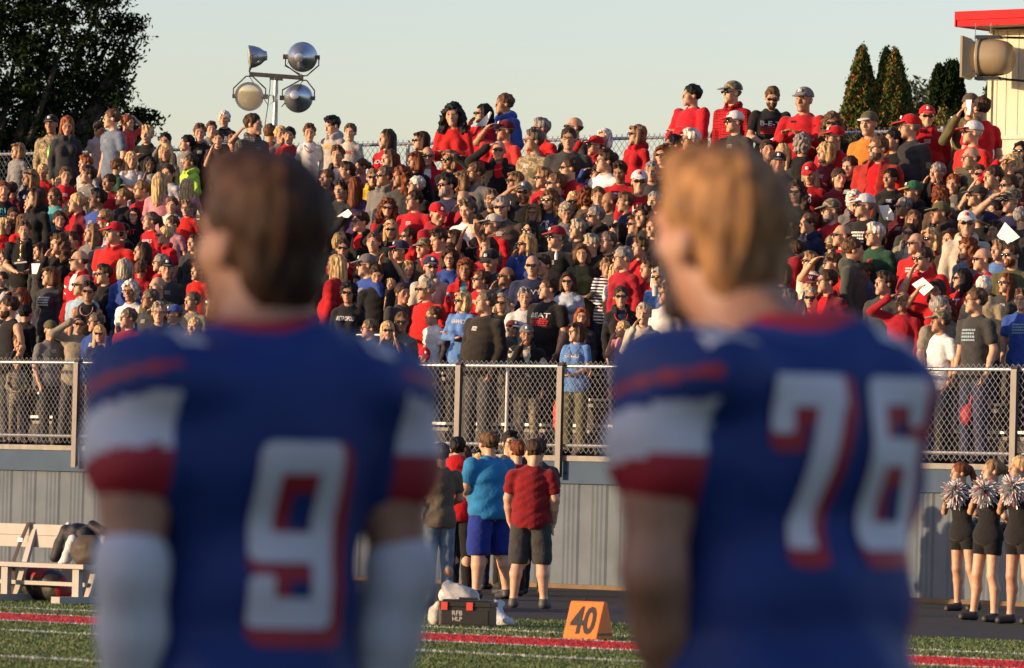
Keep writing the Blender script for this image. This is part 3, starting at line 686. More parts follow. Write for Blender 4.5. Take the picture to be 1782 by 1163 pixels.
for i in range(len(ring)-1):
    for k in range(4): mb.f.append((i*4+k, i*4+(k+1) % 4, (i+1)*4+(k+1) % 4, (i+1)*4+k)); mb.m.append(0)
child_of(mb.build('horn', M_horn), spk)
mb = MB(); 
for s in (-1, 1):
    c = Mz @ Vector((s*(r0+.03), 0, .10)); mb.quadbox(c, Mz.to_3x3() @ Vector((.022, 0, 0)), Mz.to_3x3() @ Vector((0, .10, 0)), Mz.to_3x3() @ Vector((0, 0, .17)))
    c = Mz @ Vector((s*(r0+.03), -.05, -.1)); mb.quadbox(c, Mz.to_3x3() @ Vector((.010, 0, 0)), Mz.to_3x3() @ Vector((0, .09, 0)), Mz.to_3x3() @ Vector((0, 0, .03)))
pw = W(A_of(pc)+.32, VBO-.06, pc.z); mb.quadbox(pw, U*.04, N*.03, Vector((0, 0, .37))); 
for s in (-1, 1): mb.tube([W(A_of(pc)+.32, VBO-.07, pc.z+s*.30), Mz @ Vector((s*-(r0+.03), 0, .0))], .018, 6)
child_of(mb.build('bracket', M_black), spk)
mb = MB(); 
for px_ in (1697, 1724): 
    p_ = at_v(px_, 75, vS); mb.tube([p_, Vector((p_.x, p_.y, zf0+.03))], .006, 6); mb.tube([p_+Vector((0, 0, .06)), p_+Vector((0, 0, .10))], .014, 6)
child_of(mb.build('hanger_chain', M_galv), spk)

# ------------------------------------------------------------ floodlights on a pole
M_refl = P('spun_aluminium', (.50, .52, .54), .34, .9, noise=.2, nscale=5)
M_glass = P('lamp_glass', (.75, .68, .48), .12, .6)
M_dpole = P('dark_steel', (.10, .09, .08), .45, .6, noise=.2, nscale=12)
YF = 87.0; sF = FPX/YF
def pf(x, y, dy=0): return at_Y(x, y, YF+dy)
fl = empty('floodlight_pole', Vector((pf(479, 600).x, YF, 0))); setp(fl, 'steel pole with a crossbar carrying four round floodlights behind the stand', 'floodlight'); bpy.context.view_layer.update()
mb = MB(); pb = pf(480.5, 134); pbm = pf(474, 400); mb.tube([Vector((pbm.x-.0, YF, 0)), pbm, pb], [.075, .06, .034], 12); child_of(mb.build('pole', M_galv, smooth=True), fl)
mb = MB(); p1, p2 = pf(434, 129), pf(528, 136); ax2 = (p2-p1); cc = (p1+p2)/2; upv = ax2.cross(Vector((0, 1, 0))).normalized()*-1
mb.quadbox(cc, ax2/2, Vector((0, .05, 0)), upv*.030); mb.quadbox(cc-Vector((0, 0, .05)), ax2*.12, Vector((0, .06, 0)), upv*.012); child_of(mb.build('crossbar', M_dpole), fl)
def lamp(cx, cy, rp, d, flip, up):
    c = pf(cx, cy); R_ = rp/sF; d = d.normalized(); M_ = d.to_track_quat('Z', 'Y').to_matrix().to_4x4(); M_.translation = c
    mb = MB(); mb.lathe([(.03, -.34*R_/.24), (.07, -.33*R_/.24), (R_*.45, -.28*R_/.24), (R_*.75, -.19*R_/.24), (R_*.93, -.08*R_/.24), (R_, 0), (R_*1.02, .01), (R_*1.02, .03), (R_*.97, .03)], M_, 28, 0)
    mb.lathe([(R_*.97, .02), (R_*.6, .045), (.001, .05)], M_, 28, 1)
    ob = child_of(mb.build('reflector', [M_refl, M_glass], smooth=True), fl)
    mb = MB(); s = M_.to_3x3() @ Vector((1, 0, 0)); s = Vector((s.x, s.y, 0)).normalized()
    attach = pf(cx+(0), cy+up*(rp+9)) if False else Vector((c.x, YF, 0))
    za = (p1.z+p2.z)/2+(.03 if up > 0 else -.05); k = (p1 if cx < 479 else p2); att = Vector((k.x, YF, k.z+(.035 if up > 0 else -.035)))
    for sg in (-1, 1): mb.tube([c+s*sg*(R_+.03), c+s*sg*(R_+.03)-Vector((0, 0, up*R_*.55)), att+s*sg*.05, att], .011, 6)
    mb.quadbox(c+s*(R_+.02), s*.05, Vector((0, .03, 0)), Vector((0, 0, .035))); mb.quadbox(c-s*(R_+.015), s*.03, Vector((0, .03, 0)), Vector((0, 0, .03)))
    child_of(mb.build('yoke', M_dpole), fl)
    mb = MB(); q = c+s*(R_+.06); mb.tube([q, q+Vector((.07, 0, .03)), q+Vector((.10, 0, -.06)), q+Vector((.02, 0, -.14)), att], .006, 5); child_of(mb.build('cable', M_black), fl)
lamp(437, 99, 20, Vector((-.93, -.1, -.10)), 0, 1)
lamp(526, 99.5, 26, Vector((.12, .98, .10)), 0, 1)
lamp(434, 168, 25, Vector((-.12, -.98, -.15)), 0, -1)
lamp(519, 171, 25, Vector((.15, .97, -.1)), 0, -1)
mb = MB(); mb.tube([pf(470, 136), pf(470, 150), pf(466, 185), pf(460, 225), pf(456, 300)], .007, 5); child_of(mb.build('cable', M_black), fl)

# ------------------------------------------------------------ trees behind
def leaves(pts, size, up=0.0, nrm=None, rr=rng):
    n = len(pts); d = rr.normal(size=(n, 3)); d /= np.linalg.norm(d, axis=1)[:, None]
    if up: d[:, 2] = d[:, 2]*.4+up; d /= np.linalg.norm(d, axis=1)[:, None]
    e = rr.normal(size=(n, 3)); e -= (e*d).sum(1)[:, None]*d; e /= np.linalg.norm(e, axis=1)[:, None]
    s = rr.uniform(*size, n)[:, None]; wv = s*.42
    V = np.stack([pts-d*s, pts+e*wv, pts+d*s, pts-e*wv], 1); return V.reshape(-1, 3), np.arange(n*4).reshape(-1, 4)
M_leafd = P('maple_leaf', (.018, .030, .009), .85, noise=.5, nscale=.9, spec=.05); M_bark = P('bark', (.07, .055, .04), .9, noise=.3, nscale=5, bump=.6, bscale=14)
def clump_tree(label, Yd, trunk, cl, nsub, per, rs, size, mat, zbase=0, name='maple_tree', spread=.9):
    s_ = FPX/Yd; t = at_Y(trunk[0], 700, Yd); tr = empty(name, Vector((t.x, Yd, 0))); setp(tr, label, 'tree', 'trees behind the stand'); bpy.context.view_layer.update()
    cs = []; 
    for x, y, r in cl: p = at_Y(x, y, Yd); cs.append((np.array([p.x, Yd+rng.uniform(-.5, .5)*r/s_*1.2, p.z]), r/s_))
    wts = np.array([c[1]**2 for c in cs]); wts /= wts.sum(); pick = rng.choice(len(cs), nsub, p=wts); sub = []
    for i in pick:
        c, r = cs[i]; d = rng.normal(size=3); d /= np.linalg.norm(d); sub.append(c+d*r*(rng.uniform(0, 1)**(1/2.2))*spread)
    sub = np.array(sub); pts = np.repeat(sub, per, 0)+rng.normal(size=(nsub*per, 3))*rs*np.array([1, 1, .6]); V, F = leaves(pts, size)
    child_of(link('crown', mkmesh('crown', V, F, [mat])), tr)
    mb = MB(); base = Vector((t.x, Yd, 0)); fork = Vector((t.x, Yd, max(cs[0][0][2]*.45, 1))); rt = trunk[1]
    mb.tube([base, (base+fork)/2+Vector((.1, 0, 0)), fork], [rt, rt*.8, rt*.65], 9)
    for c, r in cs:
        c = Vector(c); mid = fork.lerp(c, .5)+Vector((0, 0, -.1*(c-fork).length)); mb.tube([fork, mid, c], [rt*.4, rt*.25, .03], 6)
    child_of(mb.build('trunk', M_bark, smooth=True), tr); return tr
clump_tree('large dark leafy tree filling the top left corner', 135, (-80, .5), [(40, 40, 90), (130, 30, 75), (196, 62, 42), (226, 44, 20), (60, 130, 100), (160, 128, 66), (212, 118, 24), (196, 182, 40), (120, 210, 80), (40, 230, 90), (232, 196, 14), (250, 207, 15), (226, 228, 14), (268, 214, 7), (236, 44, 12), (222, 92, 14), (243, 66, 7), (238, 128, 8), (206, 150, 18), (256, 224, 8), (90, 280, 60), (0, 300, 80), (190, 240, 25), (10, -40, 120), (120, -50, 90), (180, -8, 38), (-120, 60, 150), (-100, 240, 140)], 1150, 44, .16, (.055, .095), M_leafd)
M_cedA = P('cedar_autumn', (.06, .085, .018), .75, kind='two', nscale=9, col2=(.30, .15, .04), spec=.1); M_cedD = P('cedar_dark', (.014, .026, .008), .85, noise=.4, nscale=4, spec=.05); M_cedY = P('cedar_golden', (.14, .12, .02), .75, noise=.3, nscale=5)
def cedar(label, x, ytop, hw, Yd, mat, pw=.75, n=30000, hpx=190, name='cedar_tree', sz=(.022, .055)):
    s_ = FPX/Yd; top = at_Y(x, ytop, Yd); H = top.z; o = empty(name, Vector((top.x, Yd, 0))); setp(o, label, 'tree', 'trees behind the stand'); bpy.context.view_layer.update()
    vis = hpx/s_; t = rng.uniform(0, 1, n)**.85*min(1, vis*1.6/H)           # 0 top
    hh = t*H; R0 = hw/s_; rad_ = R0*np.minimum((hh/(vis*.75))**pw, 1.15); ang = rng.uniform(0, 2*np.pi, n)
    lob = 1+.10*np.sin(ang*3+hh*2.2)+.09*np.sin(ang*7+hh*5)+.06*np.sin(hh*11+ang*2); rr_ = rad_*lob*(1-rng.uniform(0, 1, n)**2*.35)+.015
    pts = np.stack([top.x+rr_*np.cos(ang), Yd+rr_*np.sin(ang), H-hh+rng.normal(0, .03, n)], 1); pts += rng.normal(0, .035, (n, 3))*(rng.uniform(0, 1, n) < .12)[:, None]
    V, F = leaves(pts, sz, up=.9); child_of(link('crown', mkmesh('crown', V, F, [mat])), o)
    mb = MB(); mb.tube([Vector((top.x, Yd, 0)), Vector((top.x, Yd, H*.9))], [.15, .03], 8); child_of(mb.build('trunk', M_bark), o)
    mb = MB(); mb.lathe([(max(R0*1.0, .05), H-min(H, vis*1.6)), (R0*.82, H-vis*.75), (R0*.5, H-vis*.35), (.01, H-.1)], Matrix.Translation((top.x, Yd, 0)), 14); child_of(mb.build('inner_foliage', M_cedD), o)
cedar('tall conical cedar with orange-brown tips, leftmost of the conical trees', 1500, 84, 40, 104, M_cedA)
cedar('conical cedar with orange-brown tips beside a narrow dark one', 1558, 88, 38, 104, M_cedA)
cedar('narrow dark cedar squeezed between the two orange-tipped ones', 1543, 86, 30, 106, M_cedD)
cedar('dark cedar edge right of the second orange-tipped tree', 1580, 150, 18, 106, M_cedD, n=8000)
cedar('broad rounded dark evergreen left of the loudspeaker', 1657, 108, 30, 100, M_cedD, pw=.38, n=20000)
cedar('lower dark evergreen shoulder left of the broad rounded one', 1634, 116, 20, 100, M_cedD, pw=.42)
cedar('small golden-green young cedar above the red hoodie man', 1643, 192, 14, 98, M_cedY, pw=.35, n=5000, hpx=60)
cedar('green evergreen peeping between the loudspeaker and the booth wall', 1722, 142, 14, 100, M_cedY, pw=.5, n=6000)
clump_tree('distant thin leafed tree between the conical cedars and dark evergreen', 150, (1602, .2), [(1602, 200, 30), (1606, 158, 14), (1592, 175, 12), (1615, 180, 12), (1600, 240, 40)], 160, 14, .22, (.07, .13), P('far_leaf', (.05, .065, .02), .7, noise=.3, nscale=2), name='leafy_tree')

# ------------------------------------------------------------ unseen home stand, added behind the camera to shade the two players
pl = Vector((0.1, 9.15, 1.60)); g = pl+Vector((sd.x, sd.y, 0)).normalized()*40; gz = pl.z+40*math.tan(rad(SUN_EL))
hg = empty('added_home_stand', Vector((g.x, g.y, 0))); setp(hg, 'unseen home grandstand with roofed rear box, added to shade the two players', 'grandstand'); bpy.context.view_layer.update()
a0, v0 = A_of(g), V_of(g)
mb = MB(); 
for i in range(10): mb.sbox(a0-30, a0+30, v0-.2-.9*(9-i)+8.1-.9*9+(9-i)*0, v0+.6-.9*(9-i), .5+i*.42-.4, .5+i*.42) if False else mb.sbox(a0-30, a0+30, v0+.3+.8*i, v0+1.1+.8*i, .0, .4+(9-i)*.42)
child_of(mb.build('terrace', M_alu), hg)
mb = MB(); mb.sbox(a0-30, a0+30, v0-3, v0+.2, 0, gz-.2); child_of(mb.build('wall', M_cream), hg)
mb = MB(); mb.sbox(a0-30.3, a0+30.3, v0-3.3, v0+.0, gz-.19, gz); child_of(mb.build('roof', M_redm), hg)
print('structure', round(time.time()-T0, 1))

# ------------------------------------------------------------ lettering pressed onto cloth
_bvh = {}
def bvh_of(me):
    if me.name not in _bvh:
        n = len(me.vertices); co = np.empty(n*3, np.float32); me.vertices.foreach_get('co', co); co = co.reshape(-1, 3)
        _bvh[me.name] = BVHTree.FromPolygons([tuple(c) for c in co.tolist()], [tuple(p.vertices) for p in me.polygons])
    return _bvh[me.name]
def text_geo(txt, extrude=0.0, bold=.012):
    cu = bpy.data.curves.new('t', 'FONT'); cu.body = txt; cu.align_x = 'CENTER'; cu.align_y = 'CENTER'; cu.size = 1; cu.offset = bold; cu.extrude = extrude; cu.resolution_u = 3
    o = bpy.data.objects.new('t', cu); C.objects.link(o); dg = bpy.context.evaluated_depsgraph_get(); dg.update()
    me = bpy.data.meshes.new_from_object(o.evaluated_get(dg)); co = np.array([tuple(v.co) for v in me.vertices]); fs = [tuple(p.vertices) for p in me.polygons]
    bpy.data.objects.remove(o); bpy.data.curves.remove(cu); bpy.data.meshes.remove(me); return co, fs
_tg = {}
def chest_print(shirt, word, z, wid, hgt):
    key = (shirt.name, word, z)
    if key in _tg: return _tg[key]
    if word == '*':       # a worn illegible block print: rows of short bars
        r = random.Random(len(_tg)); V, F = [], []
        for j in range(4):
            x = -.5
            while x < .48:
                w_ = r.uniform(.04, .14); y0 = .36-j*.25; b = len(V)
                for i in range(4): V += [(x+w_*i/3, y0, 0), (x+w_*i/3, y0-.15, 0)]
                F += [(b+2*i, b+2*i+1, b+2*i+3, b+2*i+2) for i in range(3)]; x += w_+.035
        co = np.array(V)
    else: co, F = text_geo(word)
    co = co.copy(); mn, mx = co.min(0), co.max(0); co[:, 0] = (co[:, 0]-(mn[0]+mx[0])/2)/(mx[0]-mn[0])*wid; co[:, 1] = (co[:, 1]-(mn[1]+mx[1])/2)/(mx[1]-mn[1])*hgt+z
    bv = bvh_of(shirt); out = []
    for x, zz, _ in co:
        hit = bv.ray_cast(Vector((x, -1, zz)), Vector((0, 1, 0)))[0]; out.append((x, (hit.y if hit else -.1)-.008, zz))
    me = mkmesh('print', np.array(out), F, [M_print]); _tg[key] = me; return me
def setcol(o, c): o.color = (c[0]*.78, c[1]*.78, c[2]*.78, 1); return o
def jitter(c, a=.12):
    f = 1+random.uniform(-a, a); return tuple(min(1, v*f) for v in c)
def bodymat(kind): return M_patt.get(kind, M_cloth)
def person(pos, rz, scale, cls, pose, top, hair, turn, extras, label, bot=None, shoes=(.02,.02,.022), group='spectators standing in the stand', tilt=0, h=.012, stance=0.0, skin=None, cat='person', bottomkind='trousers', botmat=None, wide=1):
    ex = {}
    for t in extras.split(','):
        if t and t != '-': k_, *v_ = t.split('.'); ex[k_] = v_
    sk = ex['skin'][0] if 'skin' in ex else (skin or 'l')
    body = link('person', body_mesh(cls, pose, turn, tilt, h, stance)); setcol(body, jitter(SKIN[sk], .14))
    lean = rad(random.gauss(0, 1.6)); pos = Vector(pos)-Vector((math.sin(lean)*1.6*scale, 0, 0))
    body.matrix_world = Matrix.Translation(pos) @ Matrix.Rotation(lean, 4, 'Y') @ Matrix.Rotation(rz, 4, 'Z') @ Matrix.Diagonal((scale*wide, scale*wide, scale, 1))
    setp(body, label, cat, group)
    tk = top.split('.'); kind = tk[0]; c1 = COL[tk[1]]
    if tk[1] == 'red' : c1 = random.choice([(.56,.006,.014), (.48,.008,.018), (.40,.006,.012), (.60,.015,.014)])
    c2 = COL[tk[2]] if len(tk) > 2 else None
    mat = bodymat(kind if kind in M_patt else ('heather' if tk[1] == 'heather' else ''))
    def ch(name, me, col, parent=body, ml=None):
        o = link(name, me, parent, ml=ml); setcol(o, jitter(col, .1)); return o
    if kind == 'jkt':
        shirt = ch('jacket', top_mesh(cls, pose, kind, mat, open_front=True), c1); ch('shirt', top_mesh(cls, pose, 'tee', M_cloth), c2 or (.3, .3, .3))
    else: shirt = ch({'long': 'sweatshirt', 'hood': 'hoodie', 'tank': 'top'}.get(kind, 'shirt'), top_mesh(cls, pose, kind, mat), c1)
    bc = bot or COL['black']
    if 'bot' in ex: bc = COL[ex['bot'][0]] if ex['bot'][0] in COL else COL['khaki']
    bm = M_patt['camo'] if ex.get('bot') == ['camo'] or (kind == 'camo' and pose == 'f') else (botmat or M_denim)
    ch(bottomkind if bottomkind != 'brief' else 'shorts', bottom_mesh(cls, bottomkind, bm, stance), bc)
    for sd_i in (0, 1): ch('shoe', shoe_mesh(cls, stance, sd_i), shoes)
    c, R, hs = head_M(cls, turn, tilt); M = Matrix.Translation(Vector(c)) @ Matrix([list(r) for r in R]).to_4x4() @ Matrix.Diagonal((hs, hs, hs, 1))
    hk, hc = hair.split('.'); hc = HCOL[hc]
    capped = 'cap' in ex
    hk2 = 'short' if capped and hk in ('bald', 'short') else hk
    var = random.randrange(3)
    if capped: 
        hm = hair_mesh('bald' if hk2 == 'short' else hk2, 0)
    else: hm = hair_mesh(hk, var if hk not in ('bald',) else 0)
    ch('hair', hm, hc, ml=M)
    if capped:
        cc = ex['cap']; cp = ch('cap', cap_mesh(), COL[cc[0]] if cc[0] != 'camo' else (.2, .18, .12), ml=M)
        if cc[0] == 'camo': cp.material_slots[0].link = 'OBJECT'; cp.material_slots[0].material = M_patt['camo']
        ch('brim', brim_mesh(), COL[cc[-1]] if cc[-1] != 'camo' else (.2, .18, .12), parent=cp)
        if 'txtc' in ex:
            co, F = text_geo(ex['txtc'][0]); co = co*.05; v = np.stack([co[:, 0], np.full(len(co), -.104), co[:, 1]+.105], 1); v[:, 1] += (v[:, 2]-.07)*.35; ch('cap_letter', mkmesh('cap_letter', v, F, [M_print]), COL['white'], parent=cp)
        elif cls != 't' and cc[0] not in ('beige', 'camo', 'olive', 'brown', 'dgrey') and 'C' not in cc:
            if 'b' not in _hair: _hair['b'] = mkmesh('badge', [(-.022, -.0945, .088), (.022, -.0945, .088), (.016, -.083, .118), (-.016, -.083, .118), (0, -.105, .086), (0, -.092, .12)], [(0, 4, 5, 3), (4, 1, 2, 5)], [M_print])
            ch('badge', _hair['b'], COL['white'] if cc[0] != 'white' else COL['red'], parent=cp)
    if 'g' in ex: link('sunglasses', shades_mesh(), body, ml=M)
    if 'e' in ex: link('spectacles', specs_mesh(), body, ml=M)
    if 'band' in ex: ch('headband', band_mesh(), COL[ex['band'][0]], ml=M)
    if 'beard' in ex: ch('beard', beard_mesh(), HCOL.get(ex['beard'][0], (.2, .2, .2)), ml=M)
    if 'neck' in ex: ch('necklace', neck_mesh(), COL[ex['neck'][0]])
    if 'txt' in ex:
        word, colr = ex['txt'][0], ex['txt'][-1]
        wd = {1: .09, 2: .13, 3: .16}.get(len(word), .24)*(1.1 if cls == 'h' else .9 if cls in 'kw' else 1)
        ch('lettering', chest_print(shirt.data, word, 1.31 if pose != 'c' else 1.36, wd, .055 if len(word) > 2 else .12), COL[colr], parent=shirt)
        if word in ('BEAT', 'B-E-T'):
            ch('chest_print', chest_print(shirt.data, '*', 1.23, wd*.9, .09), COL['red'], parent=shirt)
    elif 'print' not in ex and kind != 'jkt' and pose == 'd' and random.random() < .45: ch('chest_print', chest_print(shirt.data, '*', 1.33, .075, .045), random.choice([COL['white'], COL['lgrey'], COL['white'], COL['red'] if tk[1] != 'red' else COL['white']]), parent=shirt)
    elif 'print' in ex: ch('chest_print', chest_print(shirt.data, '*', 1.28, .18, .12), COL['ltblue'] if random.random() < .4 else COL['white'], parent=shirt)
    if 'txtv' in ex:
        co, F = text_geo(ex['txtv'][0]); co = co-co.mean(0); L_ = co[:, 0].max()-co[:, 0].min(); s_ = .30/L_
        B_ = BUILD[cls]; S_, E_, W_, H_ = arms(pose, B_['sh'])[0]; v = []
        for x, y, _ in co*s_: v.append((-B_['sh']-.105, .02+y, 1.28+x*1.0))
        ch('sleeve_lettering', mkmesh('sleeve_lettering', np.array(v), F, [M_print]), COL[ex['txtv'][1]], parent=shirt)
    return body

